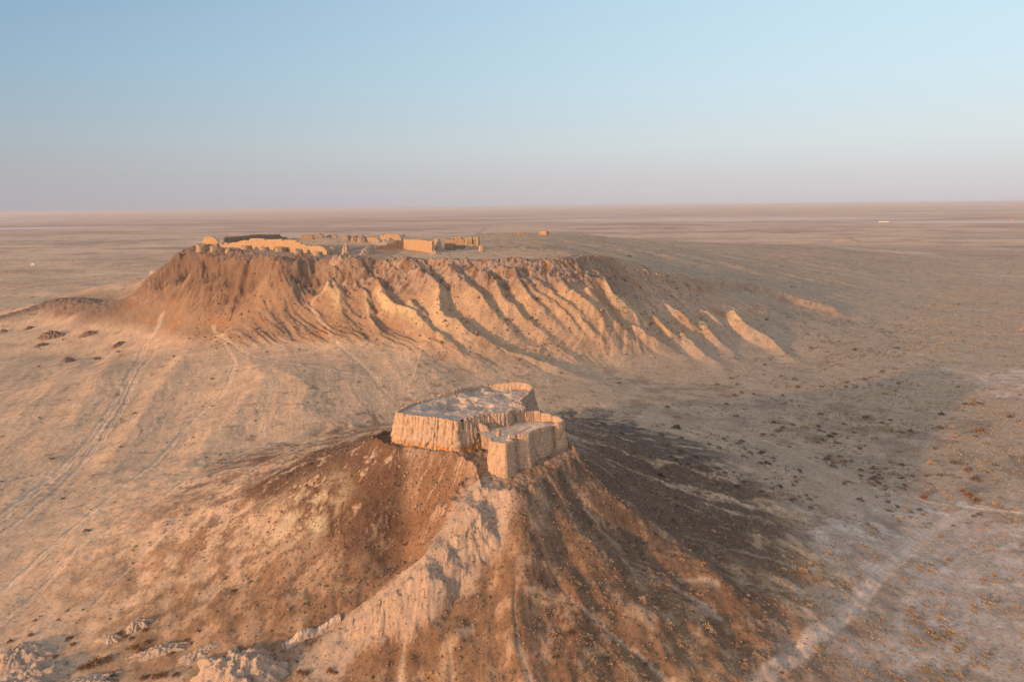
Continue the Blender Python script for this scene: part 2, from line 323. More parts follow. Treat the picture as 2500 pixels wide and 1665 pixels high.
for P, wl_, sl_ in ((SPUR, 0.50, 0.80), (SPUR2, 0.6, 0.7)):
    k = subset(X, Y, P, 45); Pn = np.array(P)
    jx = X[k] + 0.7 * perlin(X[k] / 4, Y[k] / 4, 61) + .3 * perlin(X[k] / 1.5, Y[k] / 1.5, 68); jy = Y[k] + 0.7 * perlin(X[k] / 4, Y[k] / 4, 62)
    d, t, s = seg_dist(jx, jy, Pn)
    L = np.hypot(*(Pn[1:, :2] - Pn[:-1, :2]).T); cum = np.concatenate([[0], np.cumsum(L)]) / L.sum()
    cz = np.interp(t, cum, Pn[:, 2])
    slope = np.where(s < 0, sl_, wl_) * (0.72 + .28 * sstep(.2, .45, t))
    fl = ridged(t * cum.size * 1.5 + 0.5 * perlin(X[k] / 6, Y[k] / 6, 63), d / 11, 4, 64, .6)
    fl2 = fbm(X[k] / 2.2, Y[k] / 2.2, 3, 67)
    cand = cz - slope * d + (2.3 * fl + 0.6 * fl2) * sstep(0.2, 6, d) - 0.02 * d * d * (d > 6)
    m = cand > HZ2[k] - 0.6
    clay[k] = np.maximum(clay[k], sstep(-0.6, 0.6, cand - HZ2[k]))
    HZ2[k] = np.maximum(HZ2[k], cand)
clay *= (HD > 1.0)
hf = sstep(-1, 2.0, HZ2)
Z = np.where(HD < 500, np.logaddexp(Z * 1.2, HZ2 * 1.2) / 1.2 - 0.577 / 1.2 * np.exp(-np.abs(Z - HZ2)), Z)
hillm = sstep(1.0, 5.0, HZ - B * 0.6 + 1.5 * perlin(X / 9, Y / 9, 65)) * (HD < 175)
# sand plain relief: hummocks and small dunes
pl = (1 - slopem) * (1 - hillm) * (1 - band)
fadef = 1 - sstep(900, 2600, far)
sx, sy = X * .85 + Y * .53, Y * .85 - X * .53
hum = sstep(-.2, .3, fbm(X / 35, Y / 35, 2, 171))
Z += pl * (0.9 * fbm(sy / 20, sx / 55, 3, 71) * fadef * (1 - .5 * (X > 60) * (far < 500)) + ((0.5 - .32 * sstep(30, 80, X)) * hum * np.maximum(perlin(X / 4.2, Y / 4.2, 73), 0.05) + (.12 - .07 * sstep(30, 80, X)) * perlin(X / 1.8, Y / 1.8, 74)) * (1 - sstep(350, 700, far)))
kw = np.nonzero((X < -20) & (X > -480) & (Y < 620))[0]; Pw = PW['track_west'][1]; dw, tw, sw = seg_dist(X[kw] + 4 * perlin(X[kw] / 30, Y[kw] / 30, 175), Y[kw], Pw)
uw = dw * sw
Z[kw] += pl[kw] * (0.8 * ridged(uw / 34, tw * 2.2, 3, 176, .55) + .12 * ridged(uw / 6, tw * 7, 2, 177)) * sstep(-20, -80, X[kw]) * sstep(620, 520, Y[kw])
for hh_, ww_, P in [(2.6,11,on_base([(500,835),(440,885),(390,965),(335,1055),(255,1150),(160,1240)])),(2.2,13,on_base([(330,800),(275,880),(225,975),(150,1070),(50,1170)])),(1.6,9,on_base([(600,860),(640,930),(590,1010),(500,1090),(380,1200)])),(1.8,12,on_base([(200,880),(120,960),(0,1060)])),(1.5,8,on_base([(700,905),(760,960),(720,1010),(600,1060)]))]:
    k = subset(X, Y, P, 50); d, t, s = seg_dist(X[k] + 5 * fbm(X[k] / 22, Y[k] / 22, 3, 178), Y[k] + 5 * fbm(X[k] / 22, Y[k] / 22, 3, 179), P)
    Z[k] += hh_ * np.exp(-(d / (ww_ * np.where(s > 0, 1.5, .8))) ** 1.5) * sstep(0, .2, t) * sstep(1, .7, t)
dn = pl * (X < -150) * sstep(560, 800, far) * (1 - sstep(3000, 5000, far))
Z += dn * 5.0 * np.maximum(ridged((X + Y * .4) / 260, (Y - X * .3) / 90, 2, 77) - 0.15, 0) 
Z += (far > 900) * (1 - mesa) * (1 - sstep(3000, 6000, far)) * 3.0 * fbm(X / 170, Y / 120, 3, 79)
# two sand mounds on the far plain
for (px, py, zz, w, h) in ((2065,585,8,34,13),(2250,592,6,60,7),(1960,588,8,60,6)):
    gx, gy = at(px, py, zz); k = np.hypot(X - gx, (Y - gy) * 0.8) ; Z += h * np.exp(-(k / w) ** 2)
Z += 1.3 * sstep(4.5, 0, HD + 2 * perlin(X / 5, Y / 5, 113)) * (HD > 0) * (1 + .5 * perlin(X / 2.5, Y / 2.5, 114))
Z += sstep(5.5, .5, HD) * (HD > -1) * .6 * np.maximum(ridged(X / 3, Y / 3, 3, 112), -.1)
# fine roughness of the slopes
Z += (slopem + leftrock) * 0.35 * fbm(X / 3, Y / 3, 2, 81)
n2 = fbm(X / 6, Y / 6, 4, 92)
rutm = np.zeros(N, np.float32); pathm = np.zeros(N, np.float32); roadm = np.zeros(N, np.float32)
for nme, (w, P) in PW.items():
    k = subset(X, Y, P, 12); d, t, s = seg_dist(X[k] + 1.0 * perlin(X[k] / 12, Y[k] / 12, 83), Y[k] + 1.0 * perlin(X[k] / 12, Y[k] / 12, 84), P)
    p = sstep(w * 1.35, w * 0.65, d) * (.65 + .35 * sstep(-.3, .2, n2[k]))
    rut = np.exp(-((d - w * 0.55) / (w * .18)) ** 2)
    Z[k] -= 0.14 * p + 0.10 * rut * p - 0.05 * np.exp(-((d - w * 1.3) / .5) ** 2)
    rutm[k] = np.maximum(rutm[k], rut * p)
    tgt = roadm if nme == 'road_plain' else pathm
    tgt[k] = np.maximum(tgt[k], p * (0.75 + 0.25 * rut))
inside = HD <= 0

ZG = Z.reshape(NR, NT)
thr = np.radians(th)
def gz(x, y):
    """height of the finished ground"""
    x = np.asarray(x, np.float64); y = np.asarray(y, np.float64)
    r = np.hypot(x, y); t = np.arctan2(x, y)
    i = np.clip(np.searchsorted(rr, r) - 1, 0, NR - 2); j = np.clip(np.searchsorted(thr, t) - 1, 0, NT - 2)
    a = np.clip((r - rr[i]) / (rr[i + 1] - rr[i]), 0, 1); b = np.clip((t - thr[j]) / (thr[j + 1] - thr[j]), 0, 1)
    return (ZG[i, j] * (1 - a) * (1 - b) + ZG[i + 1, j] * a * (1 - b) + ZG[i, j + 1] * (1 - a) * b + ZG[i + 1, j + 1] * a * b)
def ground_at(px, py):
    ys = np.concatenate([np.arange(100, 420, 0.3), np.arange(420, 1500, 1.0), np.arange(1500, 9000, 8)])
    d = ray(px, py); t = ys / d[1]; x = d[0] * t; z = CAM_H + d[2] * t
    k = np.nonzero(z < gz(x, ys))[0]; k = k[0] if len(k) else len(ys) - 1
    return float(x[k]), float(ys[k])

# ---- ground colour (soil albedo; spur crests and left rocks also carry painted light and shade)
def col(*c): return np.array(c, np.float32)[None]
n1 = fbm(X / 30, Y / 30, 4, 91); n2 = fbm(X / 6, Y / 6, 4, 92); n3 = fbm(X / 90, Y / 90, 3, 93); n4 = fbm(X / 1.3, Y / 1.3, 2, 94) * (far < 500)
def M(a, b, t): return a + (b - a) * np.clip(t, 0, 1)[:, None]
A = np.repeat(col(.47, .335, .225), N, 0)
A = M(A, col(.39, .285, .20), sstep(-.1, .35, n1)); A = M(A, col(.53, .39, .27), sstep(.1, .5, n2) * .6)
# right-hand plain: greyer, more steppe
A = M(A, col(.34, .265, .20), sstep(-40, 160, X) * (far > 250) * .8)
A = M(A, col(.345, .265, .19), lee * .8)
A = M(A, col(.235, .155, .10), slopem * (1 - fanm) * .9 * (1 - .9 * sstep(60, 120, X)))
A = M(A, col(.46, .345, .20), slopem * sstep(1.5, 5.5, rid + 1.5 * n2) * sstep(-.3, .3, n1 + .2) * .9 * sstep(62, 52, B) * sstep(-190, -120, X))  # yellow clay on the spurs, also painting lit crests above darker valleys
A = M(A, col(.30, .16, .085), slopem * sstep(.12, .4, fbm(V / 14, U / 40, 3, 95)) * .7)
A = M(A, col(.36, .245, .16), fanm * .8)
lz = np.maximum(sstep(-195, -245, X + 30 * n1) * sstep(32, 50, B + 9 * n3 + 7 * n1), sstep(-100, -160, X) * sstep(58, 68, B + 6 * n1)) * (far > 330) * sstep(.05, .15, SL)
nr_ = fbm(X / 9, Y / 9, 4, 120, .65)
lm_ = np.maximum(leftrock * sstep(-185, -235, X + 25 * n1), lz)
A = M(A, col(.16, .10, .068), lm_ * .85); A = M(A, col(.085, .055, .042), lm_ * sstep(.02, .3, nr_) * .85); A = M(A, col(.34, .235, .155), lm_ * sstep(.08, .35, -nr_) * .6)  # rock and debris tones by noise, standing in for shadows between lumps
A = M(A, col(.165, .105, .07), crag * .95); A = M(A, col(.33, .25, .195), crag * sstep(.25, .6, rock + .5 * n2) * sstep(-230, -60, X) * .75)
A = M(A, col(.42, .20, .08), band * sstep(.35, .0, rock) * sstep(2, 12, B - 50) * sstep(-150, -60, X) * .35)
A = M(A, col(.22, .15, .11), mesa * (B > 76) * sstep(.6, .2, np.abs(n1)) * .0 + mesa * (X < -100) * (Y < 720) * sstep(66, 76, B) * .6)
A = M(A, col(.27, .12, .07), scar * sstep(-.2, .3, n2) * .45)
A = M(A, col(.42, .33, .27), (sstep(.25, .5, n2 + n1 * .5)) * (X > 200) * (far > 600) * (far < 1400) * np.exp(-((Y - 760 - .1 * X) / 60.) ** 2) * .8)
A = M(A, col(.17, .115, .085), sstep(.15, .55, knoll + .15 * n1) * sstep(-.6, .1, rock) * .9)
# fortress hill
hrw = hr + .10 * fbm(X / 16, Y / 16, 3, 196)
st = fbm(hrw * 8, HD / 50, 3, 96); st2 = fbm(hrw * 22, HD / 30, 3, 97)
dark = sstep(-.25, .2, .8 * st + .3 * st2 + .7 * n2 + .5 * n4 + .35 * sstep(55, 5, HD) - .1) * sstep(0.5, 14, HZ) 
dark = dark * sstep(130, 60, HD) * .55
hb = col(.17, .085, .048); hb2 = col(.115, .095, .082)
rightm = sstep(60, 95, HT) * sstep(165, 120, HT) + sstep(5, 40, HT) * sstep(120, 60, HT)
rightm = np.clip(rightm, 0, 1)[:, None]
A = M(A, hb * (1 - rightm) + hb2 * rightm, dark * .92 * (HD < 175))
A = M(A, col(.26, .165, .095), hillm * sstep(25, 45, HD) * sstep(-.2, .25, n2 + st * .5) * sstep(90, 110, np.abs(HT)) * .75)
A = M(A, col(.235, .135, .08), hillm * frontm * sstep(-.3, .3, n1) * .35)
A = M(A, col(.40, .30, .225), sstep(9, 3, HD + 6 * st + 5 * n2 + 3 * n4) * (HD > -3) * .8)
def zone(pts, soft=4.0, warp=5.0, sd=0):
    P = [ground_at(*p) for p in pts]; k = subset(X, Y, P, 25); o_ = np.zeros(N, np.float32)
    d = poly_sd((X[k] + warp * fbm(X[k] / 11, Y[k] / 11, 3, 140 + sd)).astype(np.float32), (Y[k] + warp * fbm(X[k] / 11, Y[k] / 11, 3, 150 + sd)).astype(np.float32), P)
    o_[k] = sstep(soft, -soft, d + soft * 1.2 * n4[k] + soft * .8 * n2[k]); return o_
Zl = zone([(900,1060),(1000,1108),(975,1180),(1000,1290),(960,1370),(850,1340),(760,1310),(660,1230),(600,1200),(690,1140),(800,1090)], 5, 7, 1)
Zc = zone([(1010,1125),(1170,1110),(1110,1240),(1050,1340),(1010,1330)], 3, 4, 2)
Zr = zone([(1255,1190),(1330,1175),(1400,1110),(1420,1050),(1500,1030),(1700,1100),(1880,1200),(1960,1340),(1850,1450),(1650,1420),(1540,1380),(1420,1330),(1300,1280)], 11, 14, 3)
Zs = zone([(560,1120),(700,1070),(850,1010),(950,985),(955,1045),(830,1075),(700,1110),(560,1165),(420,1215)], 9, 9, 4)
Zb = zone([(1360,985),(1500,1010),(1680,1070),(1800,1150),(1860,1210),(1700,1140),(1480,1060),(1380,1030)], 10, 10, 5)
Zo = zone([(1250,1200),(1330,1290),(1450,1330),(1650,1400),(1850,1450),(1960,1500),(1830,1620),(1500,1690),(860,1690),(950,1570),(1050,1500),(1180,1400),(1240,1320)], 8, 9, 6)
Zp = zone([(1965,1240),(2150,1222),(2330,1262),(2600,1330),(2600,1720),(1790,1720),(1900,1560),(2030,1460),(2060,1380),(1980,1330)], 7, 12, 8)
Zq = zone([(2370,925),(2440,905),(2600,900),(2600,975),(2440,972)], 7, 14, 9)
A = M(A, col(.41, .315, .25), np.maximum(Zp * .85, Zq * .8)); A = M(A, col(.54, .455, .39), np.maximum(Zp * .85, Zq * .9) * sstep(-.08, .2, fbm(X / 11, Y / 8, 4, 99, .6)) * .85); A = M(A, col(.27, .195, .145), Zp * sstep(.1, .3, fbm(X / 20, Y / 14, 3, 100)) * .7)
A = M(A, col(.22, .135, .075), hillm * .5 * frontm)
n6 = fbm(X / 2.4, Y / 2.4, 4, 121, .7)
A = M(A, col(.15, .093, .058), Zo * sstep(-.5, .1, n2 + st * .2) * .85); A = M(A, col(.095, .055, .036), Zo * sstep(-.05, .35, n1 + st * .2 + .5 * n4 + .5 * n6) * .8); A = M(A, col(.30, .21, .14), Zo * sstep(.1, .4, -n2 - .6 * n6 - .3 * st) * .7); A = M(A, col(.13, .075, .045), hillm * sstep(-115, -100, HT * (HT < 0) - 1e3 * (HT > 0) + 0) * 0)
A = M(A, col(.15, .09, .055), hillm * (1 - Zo) * sstep(110, 30, HD) * sstep(-.1, .25, .8 * n2 + .6 * n4 + .5 * st2) * .7)
A = M(A, col(.115, .066, .042), Zl * sstep(-.35, .1, n2 + .8 * n4 + .3 + st * .5) * .95); A = M(A, col(.19, .108, .062), Zc * .85); A = M(A, col(.36, .265, .19), Zc * sstep(.05, .35, st2 + .7 * n2) * .8)
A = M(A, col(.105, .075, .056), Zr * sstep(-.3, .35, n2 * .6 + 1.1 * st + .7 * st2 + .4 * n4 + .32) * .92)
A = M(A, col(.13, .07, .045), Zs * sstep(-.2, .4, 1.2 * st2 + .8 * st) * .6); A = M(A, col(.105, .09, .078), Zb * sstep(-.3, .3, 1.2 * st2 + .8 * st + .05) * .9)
Zk = zone([(1178,1158),(1228,1183),(1250,1250),(1235,1330),(1180,1380),(1165,1440),(1120,1450),(1065,1480),(1030,1500),(1010,1560),(950,1540),(880,1600),(820,1665),(690,1645),(760,1570),(830,1515),(945,1425),(1040,1345),(1105,1255),(1130,1190)], 2.6, 4.0, 7)
A = M(A, col(.36, .27, .20) * (1 + .1 * n2[:, None]), np.maximum(Zk, clay * .0) * .95)
for (px, py, r) in ((720,1240,9),(760,1280,8),(680,1290,7),(800,1210,6)):
    gx, gy, _g = on_base([(px, py)])[0]; k = np.hypot(X - gx, Y - gy); A = M(A, col(.46, .37, .24), np.exp(-(k / r) ** 2) * sstep(-.2, .3, n2) * .8)
# washes with pale silt
wm = np.zeros(N, np.float32)
for P in WASH:
    k = subset(X, Y, P, 8); d, t, s = seg_dist(wx[k] * .3 + X[k] * .7, wy[k] * .3 + Y[k] * .7, P)
    wm[k] = np.maximum(wm[k], sstep(.35 + 1.1 * t ** 2, .1, d * (1 + 1.2 * n2[k])) * (0.3 + .7 * t))
A = M(A, col(.38, .30, .235), wm * .7)
# salt crust on the near right plain
salt = (X > 60) * (far < 640) * (1 - hillm)
RDW = PW['road_plain'][1]; k = subset(X, Y, RDW, 120); dr = np.full(N, 999., np.float32); dr[k] = seg_dist(X[k], Y[k], RDW)[0]
sn = fbm(X / 26, Y / 18, 4, 98)
sm = salt * np.clip(sstep(-.05, .3, sn + .35 * np.exp(-(dr / 22) ** 2) + .25 * sstep(100, 120, X) * (Y < 215) - .12), 0, 1)
sm = sm * np.clip(sstep(300, 240, Y) + sstep(170, 210, X - .2 * Y) * .9 * sstep(.0, .25, sn), 0, 1)
A = M(A, col(.42, .325, .265), sm * .7); A = M(A, col(.54, .46, .40), sm * sstep(.1, .4, fbm(X / 9, Y / 7, 3, 99)) * .8)
A = M(A, col(.21, .155, .12), salt * (1 - sm) * sstep(-.1, .3, fbm(X / 20, Y / 14, 3, 100)) * (far < 450) * .6)
A = M(A, col(.54, .425, .345), roadm * (.65 + .3 * sstep(-.2, .3, n2))); A = M(A, col(.60, .45, .32), pathm * .7); A = M(A, col(.22, .15, .105), sstep(.2, 1, rutm) * (.55 - .35 * (roadm > 0)))
A *= (1 + .14 * n4)[:, None]
sc = fbm(X / 14, Y / 9, 4, 110, .7); A *= (1 - .42 * sstep(.12, .45, sc) * (far > 300) * (far < 2500) * (1 - slopem) * (1 - crag) + .12 * sc * (far > 300))[:, None]
n5 = fbm(X / 3.2, Y / 3.2, 3, 111, .7); A *= (1 + .22 * n5 * (far < 900))[:, None]
# far plain: steppe, dark bushes and salt pans in long bands
fm = sstep(1500, 2600, far)
bz = fbm(X / 900, Y / 300, 4, 101); bw = fbm(X / 5200, Y / 1500, 4, 102)
A = M(A, col(.50, .36, .265), fm); A = M(A, col(.27, .205, .16), fm * sstep(-.05, .3, bz) * .75)
bz2 = fbm(X / 260, Y / 160, 4, 104, .65); A = M(A, col(.24, .19, .145), sstep(1000, 1600, far) * sstep(9000, 5000, far) * sstep(0, .35, bz2) * .7); A = M(A, col(.56, .44, .33), sstep(1000, 1600, far) * sstep(9000, 5000, far) * sstep(.1, .4, -bz2) * .6)
fr2 = sstep(3400, 4000, Y + X * .08 + 500 * bw) * sstep(13000, 9000, Y + 1500 * bw)
A = M(A, col(.27, .16, .14), fr2 * sstep(-.15, .25, bw + .3 * bz) * .6)
A = M(A, col(.58, .52, .50), sstep(3300, 3900, Y + 400 * bw) * sstep(15000, 10000, Y) * sstep(.08, .3, fbm(X / 4200, Y / 900, 5, 103)) * .8)
A = M(A, col(.30, .14, .09), np.exp(-((Y - 1900 - 60 * bz) / 70) ** 2) * sstep(-900, -800, X) * sstep(-480, -560, X) * .8)
A = M(A, col(.46, .36, .27), np.exp(-((Y - 2150 - .2 * X) / 260) ** 2) * sstep(0, 400, X) * sstep(-.1, .2, bz) * .5)

# ------------------------------------------------------------------ mesh helpers
def add_nodes(m):
    m.use_nodes = True; return m.node_tree.nodes, m.node_tree.links
def new_obj(name, verts, faces, mat=None, parent=None, cols=None, smooth=True):
    me = bpy.data.meshes.new(name)
    verts = np.asarray(verts, np.float32)
    if isinstance(faces, np.ndarray):
        me.vertices.add(len(verts)); me.vertices.foreach_set('co', verts.ravel())
        k = faces.shape[1]; me.loops.add(faces.size); me.loops.foreach_set('vertex_index', faces.astype(np.int32).ravel())
        me.polygons.add(len(faces)); me.polygons.foreach_set('loop_start', np.arange(0, faces.size, k, dtype=np.int32))
        me.update(calc_edges=True)
    else:
        me.from_pydata([tuple(map(float, v)) for v in verts], [], [tuple(map(int, f)) for f in faces])
    if smooth: me.polygons.foreach_set('use_smooth', np.ones(len(me.polygons), bool))
    if cols is not None:
        a = me.color_attributes.new('Col', 'FLOAT_COLOR', 'POINT')
        a.data.foreach_set('color', np.concatenate([np.asarray(cols, np.float32), np.ones((len(verts), 1), np.float32)], 1).ravel())
    if mat: me.materials.append(mat)
    me.update()
    o = bpy.data.objects.new(name, me); C.objects.link(o)
    if parent:
        o.parent = parent
        if parent.name.startswith('mudbrick_fortress'): o.matrix_parent_inverse = Matrix.Translation(-parent.location)
    return o
def tag(o, label, cat, group=None, kind=None):
    o['label'] = label; o['category'] = cat
    if group: o['group'] = group
    if kind: o['kind'] = kind
    return o
def empty(name, x, y, z, label, cat, group=None):
    o = bpy.data.objects.new(name, None); C.objects.link(o); o.location = (x, y, z); o.empty_display_size = 1
    return tag(o, label, cat, group)

# ------------------------------------------------------------------ materials
def soil_material(name, fine=(0.35, 2.2), bump=0.5, vstreak=False, dist=0.25):
    m = bpy.data.materials.new(name); n, l = add_nodes(m); b = n['Principled BSDF']
    b.inputs['Roughness'].default_value = 1.0; b.inputs['Specular IOR Level'].default_value = 0.05
    at_ = n.new('ShaderNodeAttribute'); at_.attribute_name = 'Col'
    tc = n.new('ShaderNodeNewGeometry')
    last = at_.outputs['Color']; hs = []
    for i, sc in enumerate(fine):
        t = n.new('ShaderNodeTexNoise'); t.inputs['Scale'].default_value = sc; t.inputs['Detail'].default_value = 6; t.inputs['Roughness'].default_value = .65
        mp = n.new('ShaderNodeMapping'); l.new(tc.outputs['Position'], mp.inputs['Vector']); mp.inputs['Location'].default_value = (3.1 * i, 7.7, 1)
        if vstreak and i == 1: mp.inputs['Scale'].default_value = (1, 1, .16)
        l.new(mp.outputs['Vector'], t.inputs['Vector'])
        mr = n.new('ShaderNodeMapRange'); mr.inputs['From Min'].default_value = .3; mr.inputs['From Max'].default_value = .7
        mr.inputs['To Min'].default_value = (.62 if vstreak else .80) if i else .86; mr.inputs['To Max'].default_value = (1.25 if vstreak else 1.2) if i else 1.14
        l.new(t.outputs['Fac'], mr.inputs['Value'])
        mx = n.new('ShaderNodeMix'); mx.data_type = 'RGBA'; mx.blend_type = 'MULTIPLY'; mx.inputs['Factor'].default_value = 1
        l.new(last, mx.inputs['A']); l.new(mr.outputs['Result'], mx.inputs['B']); last = mx.outputs['Result']; hs.append(t.outputs['Fac'])
    if not vstreak:
        for sc_, lo_, hi_, amt in ((.9, .56, .66, .62), (3.2, .58, .68, .7)):
            t = n.new('ShaderNodeTexNoise'); t.inputs['Scale'].default_value = sc_; t.inputs['Detail'].default_value = 3; t.inputs['Roughness'].default_value = .6; l.new(tc.outputs['Position'], t.inputs['Vector'])
            mr = n.new('ShaderNodeMapRange'); mr.inputs['From Min'].default_value = lo_; mr.inputs['From Max'].default_value = hi_; mr.inputs['To Min'].default_value = 1.04; mr.inputs['To Max'].default_value = amt; l.new(t.outputs['Fac'], mr.inputs['Value'])
            mx = n.new('ShaderNodeMix'); mx.data_type = 'RGBA'; mx.blend_type = 'MULTIPLY'; mx.inputs['Factor'].default_value = 1
            l.new(last, mx.inputs['A']); l.new(mr.outputs['Result'], mx.inputs['B']); last = mx.outputs['Result']
    l.new(last, b.inputs['Base Color'])
    bp = n.new('ShaderNodeBump'); bp.inputs['Strength'].default_value = bump; bp.inputs['Distance'].default_value = dist
    l.new(hs[-1], bp.inputs['Height'])
    if vstreak:
        w = n.new('ShaderNodeTexWave'); w.bands_direction = 'Z'; w.inputs['Scale'].default_value = .28; w.inputs['Distortion'].default_value = 2.5; w.inputs['Detail'].default_value = 3; w.inputs['Detail Scale'].default_value = 1.5
        l.new(tc.outputs['Position'], w.inputs['Vector'])
        bp2 = n.new('ShaderNodeBump'); bp2.inputs['Strength'].default_value = .35; bp2.inputs['Distance'].default_value = .25
        l.new(w.outputs['Fac'], bp2.inputs['Height']); l.new(bp.outputs['Normal'], bp2.inputs['Normal']); l.new(bp2.outputs['Normal'], b.inputs['Normal'])
    else: l.new(bp.outputs['Normal'], b.inputs['Normal'])
    return m
M_SOIL = soil_material('desert_soil', (0.08, 1.6), .5, dist=.22)
M_MUD = soil_material('mudbrick', (0.5, 2.6), .7, True, .3)
M_CLAY = soil_material('pale_clay', (0.5, 2.0), .6)

# ------------------------------------------------------------------ split the sheet into ground, hills, tracks
G = np.arange(N).reshape(NR, NT)
Q = np.stack([G[:-1, :-1], G[:-1, 1:], G[1:, 1:], G[1:, :-1]], -1).reshape(-1, 4)
fc = Q[:, 0]
cls = np.zeros(len(Q), np.int8)
cls[(B[fc] > 15) & (far[fc] > 330)] = 1
cls[(hillm[fc] > .5)] = 2
cls[(Zk[fc] > .5) & (HD[fc] > 1) & (far[fc] < 260)] = 3
cls[(pathm[fc] > .45) & (cls != 3)] = 4
cls[roadm[fc] > .45] = 5
XYZ = np.stack([X, Y, Z], 1)
for c, (nm, lb) in enumerate((('ground', None), ('mesa', None), ('hill', None), ('clay_ridge', None), ('path', None), ('dirt_road', None))):
    f = Q[cls == c]
    u, inv = np.unique(f, return_inverse=True)
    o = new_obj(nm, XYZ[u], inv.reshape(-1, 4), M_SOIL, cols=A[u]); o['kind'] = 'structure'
#@@OBJECTS
# ------------------------------------------------------------------ mud-brick masonry
MUD = np.array((.43, .31, .22)); MUDL = np.array((.44, .34, .26)); ORANGE = np.array((.48, .22, .05))
def resample(P, ds, closed=False):
    P = np.asarray(P, float)
    if closed: P = np.vstack([P, P[:1]])
    L = np.hypot(*(P[1:, :2] - P[:-1, :2]).T); cum = np.concatenate([[0], np.cumsum(L)])
    n = max(int(cum[-1] / ds), 4); s = np.linspace(0, cum[-1], n + 1)
    if closed: s = s[:-1]
    return np.stack([np.interp(s, cum, P[:, k]) for k in range(P.shape[1])], 1), s, cum[-1]
def wall(name, pts, parent=None, thick=1.6, batter=1.0, depth=.25, period=1.3, seed=0, ds=.3, closed=False, flip=False, zb=None,
         jag=.25, orange=False, lo=1.6, nv=16, colr=MUD, rough=.12, bulge=1.0, mat=None, soft=None):
    """earth wall along a course of (x, y, top height)"""
    if soft == 0 and not closed:
        pp = np.asarray(pts, float); out = []; cor = []
        for a_, b_ in zip(pp[:-1], pp[1:]):
            k_ = max(int(round(np.hypot(*(b_ - a_)[:2]) / ds)), 1); out += [a_ + (b_ - a_) * q / k_ for q in range(k_)]
        P = np.array(out + [pp[-1]]); s = np.concatenate([[0], np.cumsum(np.hypot(*(P[1:, :2] - P[:-1, :2]).T))]); L = s[-1]
    else: P, s, L = resample(pts, ds, closed)
    n = len(P)
    nxt = np.roll(P, -1, 0); prv = np.roll(P, 1, 0)
    if not closed: nxt[-1] = P[-1]; prv[0] = P[0]
    w = soft if soft is not None else (2 if not closed else 3)
    T = nxt[:, :2] - prv[:, :2]
    for _ in range(w):
        T = (T + (np.roll(T, 1, 0) if closed else np.vstack([T[:1], T[:-1]])) + (np.roll(T, -1, 0) if closed else np.vstack([T[1:], T[-1:]]))) / 3
    T /= np.linalg.norm(T, axis=1)[:, None] + 1e-9
    if soft == 0 and not closed:
        sg_ = P[1:, :2] - P[:-1, :2]; sg_ /= np.linalg.norm(sg_, axis=1)[:, None]; ta = np.vstack([sg_[:1], sg_]); tb = np.vstack([sg_, sg_[-1:]])
        T = ta + tb; T /= np.linalg.norm(T, axis=1)[:, None] + 1e-9; mit = 1 / np.maximum((T * ta).sum(1), .6)
    else: mit = np.ones(n)
    Nn = np.stack([T[:, 1], -T[:, 0]], 1) * (-1 if flip else 1) * mit[:, None]
    zt = P[:, 2] + jag * fbm(s / 2.2, s * 0 + seed, 3, seed) + jag * .6 * (perlin(s / .7, s * 0, seed + 1))
    zg = (gz(P[:, 0], P[:, 1]) - 1.2) if zb is None else np.full(n, float(zb))
    zt = np.maximum(zt, zg + 1.3)
    ph = s / period + .8 * perlin(s / 4.7, s * 0, seed + 2) + .3 * perlin(s / 1.9, s * 0, seed + 4)
    gr = np.exp(-(((ph % 1) - .5) / .17) ** 2) * (0.15 + .85 * (np.sin(np.floor(ph) * 12.9898) * 43758.5453 % 1)) * 1.25
    rings = []; cols = []
    def add(off, z, c):
        rings.append(np.stack([P[:, 0] + Nn[:, 0] * off, P[:, 1] + Nn[:, 1] * off, z], 1)); cols.append(np.repeat(np.asarray(c, float)[None], n, 0) if np.ndim(c) == 1 else c)
    for i in range(nv + 1):
        v = i / nv; z = zg + (zt - zg - .12) * v
        zz = z; off = thick / 2 + batter * (1 - v) ** bulge
        fade = np.clip(v * 1.9 - .25, 0, 1) * (1 - .25 * v)
        e = rough * 2 * fbm(s / 1.6, zz / 2.4, 3, seed + 5) + rough * fbm(s / .5, zz / 1.6, 2, seed + 7)
        crack = np.exp(-((((s / (period * 5.3) + .4 * perlin(zz / 5, s * 0, seed + 8)) % 1) - .5) / .035) ** 2)
        o = off - depth * gr * (fade + .12) + e - .5 * crack * (depth >= .1)
        c = np.repeat(colr[None], n, 0) * (1 + .10 * fbm(s / 3, zz / 1.5, 3, seed + 9))[:, None]
        if orange:
            und = sstep(2.9, 1.5, zz - zg - .9 * fbm(s / 1.7, s * 0, 3, seed + 11) - 1.0) * sstep(.1, .35, P[:, 0] * 0 + 1)
            ok = (np.sin(np.linspace(0, 1, n)) * 0 + 1)
            o = o - und * (.7 + .5 * perlin(s / .8, zz / .8, seed + 12)); c = c + (ORANGE[None] - c) * (und * sstep(-.25, .35, fbm(s / 2.2, zz / 1.2, 2, seed + 13)))[:, None]
        add(o, z, c)
    e = rough * fbm(s / .8, s * 0 + 3, 2, seed + 15)
    add(thick / 2 * .72 - depth * gr * .8 + e, zt + .02, colr * 1.03)
    add(thick * .1 + e, zt + .10 + rough * .8 * perlin(s / .6, s * 0, seed + 16), colr * 1.03)
    add(-thick / 2 * .6, zt + .0, colr * 1.03)
    ni = 6
    for i in range(ni + 1):
        v = 1 - i / ni; z = zg + (zt - zg - .15) * v
        add(-(thick / 2 + .3 * batter * (1 - v)) + depth * .7 * gr * v + rough * fbm(s / 1.1, z / 1.5, 2, seed + 17), z, colr)
    m = len(rings); Vv = np.concatenate(rings); Cc = np.concatenate(cols)
    ii = np.arange(n if closed else n - 1); jj = (ii + 1) % n
